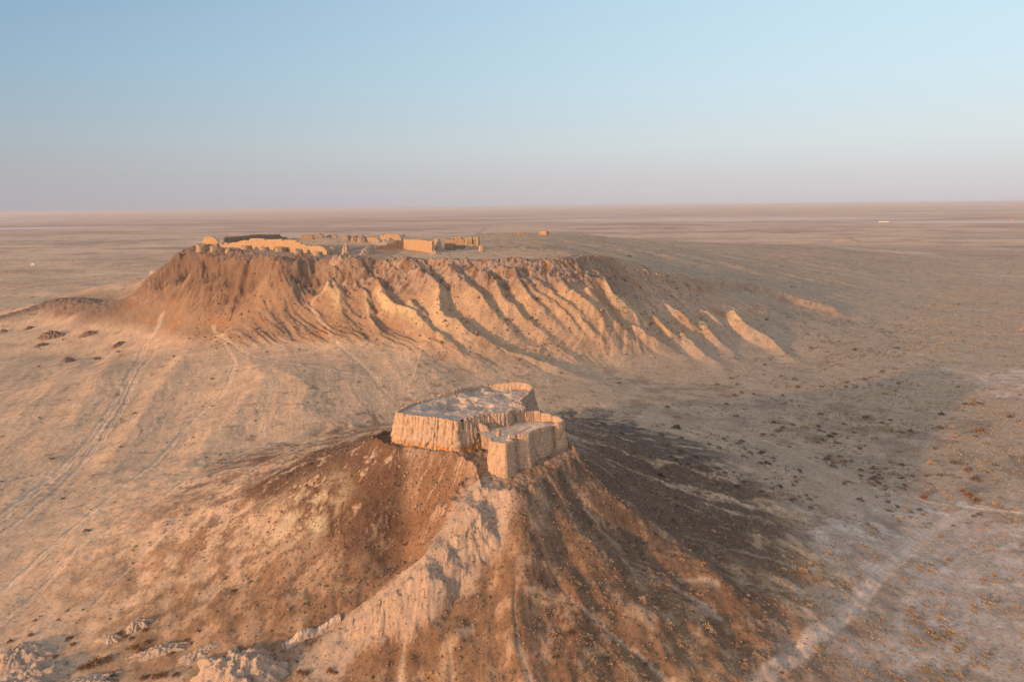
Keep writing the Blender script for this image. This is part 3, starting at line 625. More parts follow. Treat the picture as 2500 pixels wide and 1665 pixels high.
    F = np.concatenate([np.stack([r * n + ii, r * n + jj, (r + 1) * n + jj, (r + 1) * n + ii], 1) for r in range(m - 1)])
    if not closed:
        # rounded broken ends: one extra column on each end
        F = F.tolist()
        for e0, sgn in ((0, -1), (n - 1, 1)):
            idx = [r * n + e0 for r in range(m)]; cen = Vv[idx].mean(0); base_i = len(Vv)
            tip = Vv[idx] * .45 + cen * .55; tip[:, :2] += T[e0] * sgn * .35 * thick; tip[:, 2] = zg[e0] + (Vv[idx][:, 2] - zg[e0]) * .94
            Vv = np.vstack([Vv, tip]); Cc = np.vstack([Cc, Cc[idx]])
            for r in range(m - 1):
                q = [idx[r], idx[r + 1], base_i + r + 1, base_i + r]; F.append(q if sgn > 0 else q[::-1])
            F.append([base_i + r for r in range(m)] if sgn > 0 else [base_i + r for r in range(m)][::-1])
    return new_obj(name, Vv, F, mat or M_MUD, parent, cols=np.clip(Cc, 0, 1))
def lump(name, x, y, rx, ry, h, rot=0, seed=0, power=1.4, rough=.18, parent=None, colr=MUDL, mat=None, nr=26, na=64, z0=None, freq=1.0, ridge=0.0, top=1.0, edge=None):
    """solid mound or stump of earth standing in the ground"""
    a = np.linspace(0, 2 * np.pi, na, endpoint=False); u = np.concatenate([np.linspace(0.02, .96, nr), [1.0, 1.02]])
    Aa, Uu = np.meshgrid(a, u); c, s_ = math.cos(rot), math.sin(rot)
    rad = 1 + (edge or rough * 1.2) * fbm(np.cos(Aa) * 1.3 * freq + seed, np.sin(Aa) * 1.3 * freq, 3, seed)
    lx = Uu * rx * np.cos(Aa) * rad; ly = Uu * ry * np.sin(Aa) * rad
    wx_ = x + lx * c - ly * s_; wy_ = y + lx * s_ + ly * c
    k = min(rx, ry)
    prof = np.clip(1 - np.clip(Uu / top if top < 1 else Uu, 0, None) ** power, 0, 1) if top >= 1 else sstep(1.0, top, Uu)
    nz = fbm(wx_ / k * 1.6 * freq, wy_ / k * 1.6 * freq, 4, seed + 3)
    rg = ridged(wx_ / k * 1.1 * freq, wy_ / k * 1.1 * freq, 4, seed + 5)
    hz = h * prof * (1 + rough * 2.2 * nz) + h * rough * 1.6 * nz * prof ** .5 + ridge * h * rg * prof ** .6
    zgd = gz(wx_, wy_) if z0 is None else np.full(wx_.shape, z0)
    zz = zgd + hz; zz[-2] = zgd[-2] - .3; zz[-1] = zgd[-1] - 1.6
    V_ = np.stack([wx_.ravel(), wy_.ravel(), zz.ravel()], 1); n = na; m = len(u)
    i = np.arange(na); j = (i + 1) % na
    F = np.concatenate([np.stack([r * n + i, (r + 1) * n + i, (r + 1) * n + j, r * n + j], 1) for r in range(m - 1)]).tolist()
    F.append(list(range(na)))
    F.append([(m - 1) * n + q for q in range(na)][::-1])
    cc = np.repeat(np.asarray(colr, float)[None], len(V_), 0) * (1 + .12 * nz.ravel())[:, None]
    return new_obj(name, V_, F, mat or M_MUD, parent, cols=np.clip(cc, 0, 1))
def floor_grid(name, poly, zf, step, parent, colr):
    poly = np.array(poly); x0, y0 = poly.min(0) - .5; x1, y1 = poly.max(0) + .5
    gx, gy = np.meshgrid(np.arange(x0, x1, step), np.arange(y0, y1, step)); ny, nx = gx.shape
    sd_ = poly_sd(gx.ravel(), gy.ravel(), [tuple(p) for p in poly]); ins = sd_ < .2
    z, cc = zf(gx.ravel(), gy.ravel(), sd_)
    g = np.arange(nx * ny).reshape(ny, nx); q = np.stack([g[:-1, :-1], g[:-1, 1:], g[1:, 1:], g[1:, :-1]], -1).reshape(-1, 4)
    q = q[ins[q].all(1)]; u, inv = np.unique(q, return_inverse=True)
    V_ = np.stack([gx.ravel(), gy.ravel(), z], 1)[u]
    return new_obj(name, V_, inv.reshape(-1, 4), M_CLAY, parent, cols=cc[u])

# ------------------------------------------------------------------ the fortress on the near hill
fort = empty('mudbrick_fortress', -8, 213, 44, 'ruined oval mudbrick fortress with a projecting gatehouse on the nearer hilltop', 'fortress')
def fp(p): return [at(a, b, z) + (z,) for a, b, z in p]
OVP = fp([(964,1006,54),(1000,1012,54),(1035,1017,54.1),(1069,1020,54),(1100,1024,54),(1119,1027,53.8),(1125,1031,52.4),(1131,1027,52.8),(1137,1021,53.9),(1165,1013,54),(1198,1007,54),(1240,1008,53.6),(1250,1000,53.3),(1276,1000,53.3),(1284,993,53.5),(1264,984,54),(1272,973,54.3),(1290,959,54.6),(1300,948,55),(1296,939,55.3),(1277,933,55.5),(1237,933,55.2),(1195,941,53.4),(1150,946,54.0),(1119,948,55),(1097,956,54.5),(1074,961,54.3),(1068,972,53),(1046,974,54),(1012,981,53.8),(982,997,54)])
def chaikin(P, k=2):
    P = np.array(P)
    for _ in range(k):
        Q_ = np.roll(P, -1, 0); P = np.stack([P * .75 + Q_ * .25, P * .25 + Q_ * .75], 1).reshape(-1, P.shape[1])
    return P
OVP = [tuple(p) for p in chaikin(OVP)]
wall('outer_wall', OVP, fort, thick=1.3, batter=3.0, depth=.42, period=1.45, seed=2, ds=.17, closed=True, flip=False, jag=.45, orange=True, nv=34, rough=.2, bulge=1.35)
def oval_floor(x, y, sdv):
    z = 53.1 + .55 * fbm(x / 4.5, y / 4.5, 4, 201) + .35 * ridged(x / 3, y / 3, 3, 203)
    for px, py, r, dp in ((1097,997,5.0,2.6),(1165,964,4.2,1.5),(1118,985,3.5,1.3),(1211,953,3.6,1.4),(1249,950,3.6,1.5),(1165,1000,2.8,1.2),(1188,997,2.0,1.1),(1050,1000,2.5,.9),(1225,972,3,1.0),(1150,982,2.2,.9)):
        hx, hy = at(px, py, 52.5); k = np.hypot(x - hx, (y - hy) * .8) * (1 + .25 * perlin(x / 2.5, y / 2.5, 205)); z = z - dp * sstep(r * 1.15, r * .55, k)
    z += .15 * fbm(x / .9, y / .9, 2, 207)
    z = np.where(sdv > -1.2, np.maximum(z, 52.7), z)
    c = np.array((.43, .34, .27)) * (1 + .12 * fbm(x / 2, y / 2, 3, 209))[:, None]
    return z, c
floor_grid('courtyard', [p[:2] for p in OVP], oval_floor, .3, fort, None)
# gatehouse: its walls stand on the lower terrace
GWP = fp([(1303,1002,53.4),(1318,1004,53.2),(1322,1008,52.6),(1330,1008,53.1),(1345,1012,52.9),(1350,1015,52.4),(1362,1017,53.0),(1375,1026,52.9),(1362,1032,52.4),(1352,1036,51.6),(1347,1040,51.2),(1340,1040,51.9),(1323,1044,52.1),(1300,1050,52.1),(1287,1054,52.3),(1268,1057,52.3),(1263,1066.5,51.2),(1250,1073,51.1),(1234,1082,51.1),(1216,1080,51.0),(1201,1077,50.8),(1198,1067,50.0)])
_i = 15; _D = GWP[14]
_b = GWP[18]; _e = (_b[0] + 2.1, _b[1] + 2.0); _r = (_e[0] - 1.3, _e[1] + 2.2); _d = GWP[14]
GWP = GWP[:14] + [(_d[0] + .2, _d[1] - 1.5, 52.3)] + [(_r[0] + .25, _r[1] - .1, 52.3), (_r[0], _r[1] - .3, 51.3), (_e[0], _e[1], 51.2)] + GWP[18:]
wall('gatehouse_wall', GWP, fort, thick=1.0, batter=.85, depth=.10, period=1.9, seed=31, ds=.2, closed=False, flip=True, jag=.18, nv=28, rough=.10, soft=0)
def gate_floor(x, y, sdv):
    ax, ay = at(1330, 1035, 51); bx_, by_ = at(1235, 1045, 50)
    z = 49.4 + 2.0 * sstep(8, -4, np.hypot(x - ax, y - ay) - 2) + .3 * fbm(x / 3, y / 3, 4, 211)
    px_, py_ = at(1240, 1072, 51); z = np.maximum(z, 50.6 - .9 * np.maximum(np.hypot(x - px_, y - py_) - 4.2, 0) + .15 * fbm(x / 1.5, y / 1.5, 2, 213))
    c = np.array((.46, .37, .30)) * (1 + .12 * fbm(x / 2, y / 2, 3, 215))[:, None]
    return z, c
GFP = [p[:2] for p in GWP] + [at(a, b, 51) for a, b in ((1190,1058),(1178,1050),(1160,1040),(1165,1020),(1198,1014),(1244,1016),(1285,1004))]
floor_grid('gate_court', GFP, gate_floor, .3, fort, None)
wall('cross_wall', fp([(1166,1030,51.8),(1178,1036,51.4),(1190,1041,50.8),(1196,1050,49.6)]), fort, thick=1.2, batter=.6, depth=.15, seed=37, ds=.2, flip=True, jag=.3, nv=18)
gx_, gy_ = at(1218, 1064, 50); lump('gate_post', gx_, gy_, .9, .7, 2.4, .4, 41, 3.5, .15, fort, MUD, z0=49.4, top=.6)
gx_, gy_ = at(1262, 990, 53); lump('bastion_stump', gx_, gy_, 3.0, 1.6, 1.0, .3, 43, 3, .2, fort, MUDL, z0=53.0, top=.7)
wall('inner_wall', fp([(1283,1006,52.4),(1300,1003,52.6)]), fort, thick=1.0, batter=.4, depth=.1, seed=45, ds=.2)

# rampart running down the pale spur
P, s_, L = resample([(x, y, z) for x, y, z in SPUR[5:]], 2.0)
rw = [(float(a), float(b), float(gz(a, b)) + 1.1 + .5 * math.sin(i * 1.7)) for i, (a, b, c) in enumerate(P)]
o = wall('rampart_wall', rw, None, thick=1.9, batter=1.1, depth=.25, period=2.3, seed=47, ds=.25, jag=.5, nv=12, colr=np.array((.45, .35, .27)), rough=.3, mat=M_CLAY)
tag(o, 'low eroded earth rampart running down the crest of the pale clay spur below the gatehouse', 'rampart')

# ------------------------------------------------------------------ the large ruined fort on the far hill
def crop2(cx, cy): return 440 + cx / 5.8875, 540 + cy / 5.8875
def crop3(cx, cy): return 800 + cx / 5.607, 540 + cy / 5.607
def far_wall(name, prof, crop, label, group=None, dz=0, **kw):
    pts = []
    c0, b0, c1, b1 = prof[0][0], prof[0][2], prof[-1][0], prof[-1][2]
    for cx, top, bas in prof:
        pb_ = b0 + (b1 - b0) * (cx - c0) / (c1 - c0)
        px, pt = crop(cx, top); _, pb = crop(cx, pb_)
        x, y = at(px, pb, 79.3); g = float(gz(x, y))
        h = 79.3 - g + (pb - pt) / F_ * math.hypot(x, y) * 1.02
        pts.append((x, y, g + h + dz))
    k = dict(thick=2.4, batter=1.0, depth=.85, period=3.3, ds=.6, nv=12, jag=.35, lo=1, rough=.3, colr=np.array((.40, .275, .165))); k.update(kw)
    o = wall(name, pts, None, **k); tag(o, label, 'wall', group); return o
RW_ = 'wall runs of the large fort'  # rear and inner walls in shade get darker mud, the shade painted in
far_wall('curtain_wall', [(318,335,350),(335,290,352),(352,275,352),(368,242,354),(440,240,356),(500,242,358),(512,262,358),(540,272,358),(565,312,358),(620,325,358)], crop2, 'sunlit ribbed wall stub at the far left corner of the large fort', RW_, seed=101, flip=True)
far_wall('curtain_wall', [(618,352,372),(650,325,374),(668,312,375),(690,330,376),(705,352,376)], crop2, 'small pointed wall fragment between the left corner stub and the long front wall', RW_, seed=103, flip=True)
far_wall('curtain_wall', [(695,355,378),(715,330,378),(760,315,378),(825,314,380),(880,298,382),(935,288,384),(1010,290,386),(1035,264,386),(1120,264,388),(1228,270,392),(1240,292,393),(1262,280,394),(1330,280,398),(1478,272,412),(1490,300,414),(1512,286,416),(1600,286,425),(1688,286,436),(1697,314,438),(1745,316,442),(1752,342,443),(1812,346,450),(1822,362,452),(1900,368,458),(1985,362,466),(2040,368,472),(2080,390,476),(2105,420,478),(2130,440,480)], crop2, 'long sunlit front wall of the large fort with deep vertical ribs', RW_, seed=105, flip=True)
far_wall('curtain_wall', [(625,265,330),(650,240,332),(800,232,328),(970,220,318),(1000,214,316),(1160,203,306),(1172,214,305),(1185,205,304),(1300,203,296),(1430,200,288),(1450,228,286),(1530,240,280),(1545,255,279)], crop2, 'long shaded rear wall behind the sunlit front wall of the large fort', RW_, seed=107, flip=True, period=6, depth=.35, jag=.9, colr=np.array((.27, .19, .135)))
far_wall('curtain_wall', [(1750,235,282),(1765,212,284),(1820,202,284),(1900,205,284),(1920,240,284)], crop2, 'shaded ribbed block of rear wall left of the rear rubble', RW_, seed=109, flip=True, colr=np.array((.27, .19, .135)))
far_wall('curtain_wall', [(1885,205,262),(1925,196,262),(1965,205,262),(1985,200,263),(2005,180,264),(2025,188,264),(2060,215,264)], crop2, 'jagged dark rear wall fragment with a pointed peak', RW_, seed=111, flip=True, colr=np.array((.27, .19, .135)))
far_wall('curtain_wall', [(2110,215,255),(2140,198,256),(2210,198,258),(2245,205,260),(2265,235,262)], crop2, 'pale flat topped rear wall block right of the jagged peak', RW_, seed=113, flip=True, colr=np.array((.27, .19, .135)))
far_wall('curtain_wall', [(205,240,286),(240,222,286),(300,214,287),(330,238,287),(395,224,288),(440,240,288),(500,228,288),(560,236,288),(600,220,288),(650,226,288),(690,235,288)], crop3, 'long broken low rear wall between the pale block and the isolated rear wall', RW_, seed=129, flip=True, jag=1.2, depth=.6)
far_wall('curtain_wall', [(725,215,262),(745,182,262),(757,188,262),(766,204,262),(778,184,262),(880,182,262),(988,192,262),(1000,215,263),(1012,238,264)], crop3, 'isolated sunlit rear wall with a row of vertical slots', RW_, seed=115, flip=True)
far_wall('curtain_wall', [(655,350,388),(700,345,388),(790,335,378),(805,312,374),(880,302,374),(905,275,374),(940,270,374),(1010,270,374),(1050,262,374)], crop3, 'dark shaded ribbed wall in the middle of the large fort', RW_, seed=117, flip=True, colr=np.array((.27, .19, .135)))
far_wall('curtain_wall', [(1058,256,376),(1150,258,384),(1250,264,396),(1370,272,414),(1380,282,416),(1440,282,428),(1450,300,430)], crop3, 'tall sunlit fluted wall right of the middle of the large fort', RW_, seed=119, flip=True)
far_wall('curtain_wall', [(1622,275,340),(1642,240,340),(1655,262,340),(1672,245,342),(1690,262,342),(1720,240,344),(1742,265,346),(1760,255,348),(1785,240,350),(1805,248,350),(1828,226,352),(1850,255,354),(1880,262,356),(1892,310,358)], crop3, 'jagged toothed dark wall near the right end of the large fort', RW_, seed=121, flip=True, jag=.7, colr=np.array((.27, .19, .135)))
far_wall('curtain_wall', [(1730,228,262),(1790,222,262),(1812,210,262),(1835,218,262)], crop3, 'small sunlit wall top showing behind the jagged toothed wall', RW_, seed=123, flip=True)
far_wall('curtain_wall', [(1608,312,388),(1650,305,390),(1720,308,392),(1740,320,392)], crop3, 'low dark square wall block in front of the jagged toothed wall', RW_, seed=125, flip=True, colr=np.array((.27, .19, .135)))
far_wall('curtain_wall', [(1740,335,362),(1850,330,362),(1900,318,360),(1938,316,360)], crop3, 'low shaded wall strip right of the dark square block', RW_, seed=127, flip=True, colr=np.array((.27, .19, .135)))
BL = 'eroded bastions in front of the long wall'
for i, (cx, top, bas, w, lab) in enumerate([(292,332,414,150,'tall round bastion standing at the far left end of the row'),(485,362,428,140,'broad drum shaped bastion, second from the left end of the row'),(685,384,428,110,'small low bastion below the pointed wall fragment'),(940,372,420,160,'flat bastion below the first ribs of the long wall, fourth from the left'),
      (1200,382,420,140,'smallest pale bastion stump, fifth from the left below the long wall'),(1430,396,450,160,'lumpy bastion stump, sixth from the left below the long wall'),(1690,424,475,140,'rounded low bastion stump, seventh from the left in the row'),(1970,452,500,150,'last bastion stump at the right end of the row near the gate')]):
    px, pb = crop2(cx, bas); x, y = at(px, pb, float(gz(*at(px, pb, 79.5)))); dd = math.hypot(x, y); wd = w / 5.8875 / F_ * dd
    hh = (bas - top) / 5.8875 / F_ * dd * 1.05
    o = lump('bastion', x, y + wd * .3, wd * .5, wd * .42, hh, .5, 130 + i, 3, .12, None, np.array((.36, .26, .17)), top=.78, nr=30)
    tag(o, lab, 'bastion', BL)
def far_lump(name, crop, cx, top, bas, w, label, cat, power=1.6, topf=1.0, seed=0, asp=.6, rot=.4, rough=.2, group=None, colr=(.41, .31, .23), ridge=0):
    px, pb = crop(cx, bas); x0_, y0_ = at(px, pb, 79.3); x, y = ground_at(px, pb); f_ = min(max(y, y0_ - 45), y0_ + 10) / y; x, y = x * f_, y * f_
    dd = math.hypot(x, y); wd = w / (5.8875 if crop is crop2 else 5.607) / F_ * dd
    hh = (bas - top) / (5.8875 if crop is crop2 else 5.607) / F_ * dd * 1.05
    o = lump(name, x, y + wd * asp * .3, wd * .5, wd * .5 * asp, hh, rot, seed, power, rough, None, np.array(colr), top=topf, ridge=ridge, nr=30); tag(o, label, cat, group); return o
far_lump('tower_stump', crop2, 2195, 385, 476, 150, 'round tower stump at the right end of the long front wall', 'tower', topf=.45, seed=151)
far_lump('gate_mound', crop3, 190, 472, 522, 380, 'broad pale rubble mound under the pointed gate tower', 'mound', seed=152, rough=.15, ridge=.0, power=2.2, colr=(.34, .25, .18))
far_lump('gate_tower', crop3, 250, 340, 462, 150, 'pointed sunlit gate tower remnant on a rubble mound', 'tower', topf=.12, seed=153, asp=.8)
far_lump('rubble_bank', crop3, 560, 352, 452, 330, 'sloping pale rubble bank between the gate tower and the shaded middle wall', 'mound', power=1.3, seed=154, asp=.35, rot=.9, ridge=.15)
far_lump('rubble_bank', crop3, 820, 240, 305, 560, 'long sunlit rubble bank under the isolated rear wall', 'mound', power=1.3, seed=155, asp=.3, rot=.2, ridge=.2)
far_lump('rubble_heap', crop3, 480, 225, 288, 170, 'lumpy rubble heap left of the isolated rear wall', 'mound', seed=156, rough=.22, ridge=.08, power=2.6, colr=(.33, .24, .17))
far_lump('rubble_heap', crop3, 265, 212, 275, 150, 'lumpy rubble heap beside the pale flat topped block', 'mound', seed=157, rough=.22, ridge=.08, power=2.6, colr=(.33, .24, .17))
far_lump('rubble_heap', crop3, 370, 220, 278, 130, 'small rubble heap between two larger rear heaps', 'mound', seed=158, rough=.22, ridge=.08, power=2.6, colr=(.33, .24, .17))
far_lump('rubble_heap', crop3, 1470, 410, 458, 190, 'pale rubble apron at the foot of the tall fluted wall', 'mound', seed=159, rough=.2, ridge=.1)
far_lump('rubble_slope', crop3, 1520, 300, 420, 160, 'grey sloping debris below the square corner tower', 'mound', power=1.2, seed=160, asp=1, rough=.25)
far_lump('corner_tower', crop3, 1500, 241, 312, 92, 'square sunlit tower with a sloped top right of the tall fluted wall', 'tower', topf=.8, seed=161, asp=.9, rough=.06)
far_lump('ruin_mound', crop3, 1980, 316, 372, 250, 'grey mound carrying the notched tower at the right end of the fort', 'mound', seed=162, asp=.6)
# notched tower: two horns and a low back between them
nt = crop3(1985, 322); nx, ny = at(nt[0], nt[1], 82); dd = math.hypot(nx, ny); pxm = dd / F_ / 5.607
ntw = empty('notched_tower', nx, ny, 82, 'U shaped sunlit tower with a deep notch at the right end of the large fort', 'tower')
for k, (c0, w0, h0) in enumerate(((1936, 62, 104), (2040, 44, 104), (1990, 70, 62))):
    ox = (c0 - 1985) * pxm; pts = [(nx + ox - w0 * pxm * .5 + 0, ny + (0 if k < 2 else 2.2) - (1.0 if k == 0 else 0), 82 + h0 * pxm * (.88 if k == 0 else 1)), (nx + ox + w0 * pxm * .5, ny + (0 if k < 2 else 2.2), 82 + h0 * pxm)]
    o = wall('horn' if k < 2 else 'back_wall', pts, None, thick=3.4, batter=.9, depth=.15, seed=165 + k, ds=.4, flip=True, zb=78.5, nv=12, colr=np.array((.44, .31, .19)), jag=.2)
    o.data.transform(Matrix.Translation((-nx, -ny, -82))); o.parent = ntw
far_lump('round_stump', crop3, 2108, 345, 412, 96, 'ribbed round stump at the far right foot of the notched tower', 'tower', topf=.8, seed=170, asp=.9, rough=.08)

# ------------------------------------------------------------------ small buildings, poles
def box(name, x0, x1, y0, y1, z0, z1, mat, parent, cols=None):
    v = [(x, y, z) for z in (z0, z1) for y in (y0, y1) for x in (x0, x1)]
    f = [(0,2,3,1),(4,5,7,6),(0,1,5,4),(2,6,7,3),(0,4,6,2),(1,3,7,5)]
    return new_obj(name, v, f, mat, parent, smooth=False)
def flat_mat(name, c, rough=.9):
    m = bpy.data.materials.new(name); n, l = add_nodes(m); b = n['Principled BSDF']; b.inputs['Roughness'].default_value = rough
    t = n.new('ShaderNodeTexNoise'); t.inputs['Scale'].default_value = 1.3; t.inputs['Detail'].default_value = 4
    g = n.new('ShaderNodeNewGeometry'); l.new(g.outputs['Position'], t.inputs['Vector'])
    mr = n.new('ShaderNodeMapRange'); mr.inputs['To Min'].default_value = .75; mr.inputs['To Max'].default_value = 1.2; l.new(t.outputs['Fac'], mr.inputs['Value'])
    mx = n.new('ShaderNodeMix'); mx.data_type = 'RGBA'; mx.blend_type = 'MULTIPLY'; mx.inputs['Factor'].default_value = 1; mx.inputs['A'].default_value = (*c, 1)
    l.new(mr.outputs['Result'], mx.inputs['B']); l.new(mx.outputs['Result'], b.inputs['Base Color']); return m
M_BRICK = flat_mat('brick', (.45, .25, .13)); M_DARK = flat_mat('dark_opening', (.04, .03, .03)); M_WHITE = flat_mat('whitewash', (.8, .78, .74)); M_WOOD = flat_mat('weathered_pole', (.38, .33, .28)); M_ROOF = flat_mat('roof_sheet', (.5, .46, .42))
def hut(name, px, py, w, d, h, mat, label, cat, rz=.3, roof=True, z=None, wins=2):
    x, y = ground_at(px, py); g = float(gz(x, y))
    e = empty(name, x, y, g, label, cat); e.rotation_euler = (0, 0, rz)
    box('wall', -w / 2, w / 2, -d / 2, d / 2, -1.5, h, mat, e)
    if roof: box('roof', -w / 2 - .25, w / 2 + .25, -d / 2 - .25, d / 2 + .25, h, h + .25, M_ROOF if mat is M_WHITE else mat, e)
    box('door', -w * .1 - .45, -w * .1 + .45, -d / 2 - .06, -d / 2 + .05, 0.05, min(2.0, h * .8), M_DARK, e)
    for k in range(wins):
        cx = -w * .36 + k * (w * .72 / max(wins - 1, 1)); box('window', cx - .4, cx + .4, -d / 2 - .05, -d / 2 + .05, h * .4, h * .7, M_DARK, e)
    return e
hut('brick_hut', 1272, 573, 8, 6, 4.0, M_BRICK, 'small square orange brick hut on the shoulder right of the large fort', 'hut', .2)
hut('brick_hut', 1328, 573.5, 12, 8, 5.2, M_BRICK, 'wider brick hut further right on the shoulder beyond the small orange one', 'hut', -.5)
hut('white_hut', 81, 648, 6.2, 5, 4.6, M_WHITE, 'lone small white hut on the sandy plain left of the large fort', 'hut', .2)
hut('farm_building', 2158, 543, 56, 12, 6.0, M_WHITE, 'long pale low building far out on the plain at the right', 'building', .05, wins=7)
hut('farm_hut', 2471, 537.5, 28, 12, 8.0, M_BRICK, 'tiny pinkish building near the right edge of the far plain', 'building', .05)
def pole_mesh():
    V_, F = [], []
    def cyl(x, z0, z1, r0, r1):
        b = len(V_)
        for z, r in ((z0, r0), (z1, r1)):
            for k in range(8): V_.append((x + r * math.cos(k * math.pi / 4), r * math.sin(k * math.pi / 4), z))
        for k in range(8): F.append((b + k, b + (k + 1) % 8, b + 8 + (k + 1) % 8, b + 8 + k))
        F.append([b + 8 + k for k in range(8)])
    cyl(0, -1, 12, .32, .2); return V_, F, cyl
pv, pf, _ = pole_mesh()
p0 = None
LBL = ['leftmost utility pole of the distant line, beside the crossing track','second utility pole from the left of the distant line','third utility pole from the left of the distant line','fourth utility pole, standing left of the orange sand mound','fifth utility pole, standing close before the orange sand mound','utility pole beyond the crest of the orange sand mound','rightmost utility pole of the distant line, right of the orange sand mound']
for i, (px, py) in enumerate([(1656,594),(1803,589),(1866,586),(1927,583),(1981,581),(2026,576),(2128,581)]):
    x, y = ground_at(px, py); g = float(gz(x, y))
    if p0 is None:
        e = empty('utility_pole', x, y, g, LBL[i], 'pole', 'poles of the distant power line'); p0 = e
        new_obj('shaft', pv, pf, M_WOOD, e); box('crossarm', -1.6, 1.6, -.15, .15, 10.7, 11.0, M_WOOD, e)
        for k in (-1.4, 1.4): box('insulator', k - .1, k + .1, -.1, .1, 11.0, 11.4, M_WHITE, e)
    else:
        e = p0.copy(); C.objects.link(e); e.location = (x, y, g); e['label'] = LBL[i]
        for ch in p0.children: c = ch.copy(); C.objects.link(c); c.parent = e

# ------------------------------------------------------------------ clay outcrops and boulders in the foreground
OUT = [(45,1610,8,5,2.6,'rounded pale clay outcrop at the left edge of the photo, among dry bushes'),(60,1668,11,7,3.0,'broad pale clay outcrop in the lower left corner'),(575,1660,11,7.5,5.0,'craggy pale clay knob rising left of the foot of the spur'),
       (385,1590,7,2.2,1.3,'low ragged clay bank behind the large dry bushes'),(335,1530,3.2,2.2,1.8,'small clay hump behind the dry bushes, right of the middle of the lower left'),(270,1560,4,1.6,1.0,'thin low clay ledge left of the small clay hump'),(210,1672,7,3,1.2,'low clay ledge at the bottom edge between two outcrops'),(480,1600,5,1.8,.9,'flat clay ledge just behind the craggy knob')]
for i, (px, py, rx, ry, h, lab) in enumerate(OUT):
    x, y = ground_at(px, py)
    o = lump('clay_outcrop', x, y, rx, ry, h * .85, .15 + .3 * math.sin(i * 2.1), 220 + i, 2.2, .17, None, np.array((.37, .285, .215)), M_CLAY, nr=60, na=170, freq=1.7, ridge=.22, edge=.75); tag(o, lab, 'outcrop')
def rock_mesh(name, seed, colr=(.36, .28, .22)):
    import bmesh
    bm = bmesh.new(); bmesh.ops.create_icosphere(bm, subdivisions=2, radius=1); r = random.Random(seed)
    ax = [Vector((r.uniform(-1, 1), r.uniform(-1, 1), r.uniform(-1, 1))).normalized() for _ in range(7)]; cut = [r.uniform(.55, .85) for _ in ax]
    for v in bm.verts:
        for a_, c_ in zip(ax, cut):
            d_ = v.co.dot(a_)
            if d_ > c_: v.co -= a_ * (d_ - c_)
    me = bpy.data.meshes.new(name); bm.to_mesh(me); bm.free(); a = me.color_attributes.new('Col', 'FLOAT_COLOR', 'POINT')
    a.data.foreach_set('color', np.tile(np.array((*colr, 1), np.float32), len(me.vertices))); me.materials.append(M_CLAY); return me
rocks = [rock_mesh('boulder', k) for k in range(5)]
for i in range(64):
    t = rng.random() ** .8
    px = 985 + 45 * t * 1.0 + rng.normal(0, 9); py = 1125 + 125 * t + rng.normal(0, 6)
    if i >= 44: px, py = rng.uniform(930, 1150), rng.uniform(1105, 1128)
    x, y = ground_at(px, py); sz = rng.uniform(.18, .5) * (1.5 if rng.random() < .12 else 1)
    o = bpy.data.objects.new('boulder', rocks[i % 5]); C.objects.link(o); o.location = (x, y, float(gz(x, y)) + sz * .12)
    o.scale = (sz, sz * rng.uniform(.6, 1), sz * rng.uniform(.5, .8)); o.rotation_euler = (rng.uniform(-.3, .3), rng.uniform(-.3, .3), rng.uniform(0, 6.3))
    tag(o, 'pale block of fallen wall lying in the gully below the oval wall' if i < 44 else 'pale block of fallen wall lying at the foot of the oval wall', 'boulder', 'fallen blocks in the gully' if i < 44 else 'fallen blocks at the wall foot')

ROCKS = [(125,822,12,'largest of the dark reddish rock heaps on the left knoll'),(214,818,7,'dark rock heap right of the largest reddish heap on the left knoll'),(101,844,6,'low rock heap just below the largest reddish heap'),(288,843,6,'isolated dark rock heap nearest the pale track on the left'),(71,803,6,'flat dark rock heap on the near side of the knoll crest'),(166,882,8,'low dark rock heap furthest down the left knoll'),(8,810,6,'dark rock heap at the very left edge of the photo')]
for i, (px, py, r_, lab) in enumerate(ROCKS):
    x, y = ground_at(px, py); o = lump('rock_heap', x, y, r_, r_ * .6, r_ * .28, .4 * i, 260 + i, 1.8, .3, None, np.array((.21, .135, .095)), M_CLAY, nr=30, na=90, freq=1.6, ridge=.35); tag(o, lab, 'rock')

# loose stones on the fortress hill and under the cliffs of the big hill
ob = np.array([(1,0,0),(-1,0,0),(0,1,0),(0,-1,0),(0,0,.8),(0,0,-.6)]); of = np.array([(0,2,4),(2,1,4),(1,3,4),(3,0,4),(2,0,5),(1,2,5),(3,1,5),(0,3,5)])
SX = np.concatenate([rng.normal(-5, 42, 16000), rng.uniform(-260, 160, 9000)]); SY = np.concatenate([rng.normal(200, 36, 16000), rng.uniform(400, 600, 9000)])
i_, j_ = np.clip(np.searchsorted(rr, np.hypot(SX, SY)), 0, NR - 1), np.clip(np.searchsorted(thr, np.arctan2(SX, SY)), 0, NT - 1)
hm2 = hillm.reshape(NR, NT)[i_, j_]; sl2 = np.maximum(slopem, crag).reshape(NR, NT)[i_, j_]; hd2 = HD.reshape(NR, NT)[i_, j_]; zk2 = Zk.reshape(NR, NT)[i_, j_]
keep = (rng.random(len(SX)) < np.maximum(hm2 * (1 - .7 * zk2), sl2 * .8)) & ((hd2 > 2) | (SY > 330)) & (SY > 60)
SX, SY = SX[keep], SY[keep]; ns = len(SX); SS = rng.uniform(.10, .32, ns) * np.exp(rng.normal(0, .35, ns)) * np.where(SY > 330, 2.6, 1)
rt_ = rng.uniform(0, 6.28, ns); jit = 1 + rng.uniform(-.35, .35, (ns, 6, 1)); Vs = ob[None] * jit * SS[:, None, None]
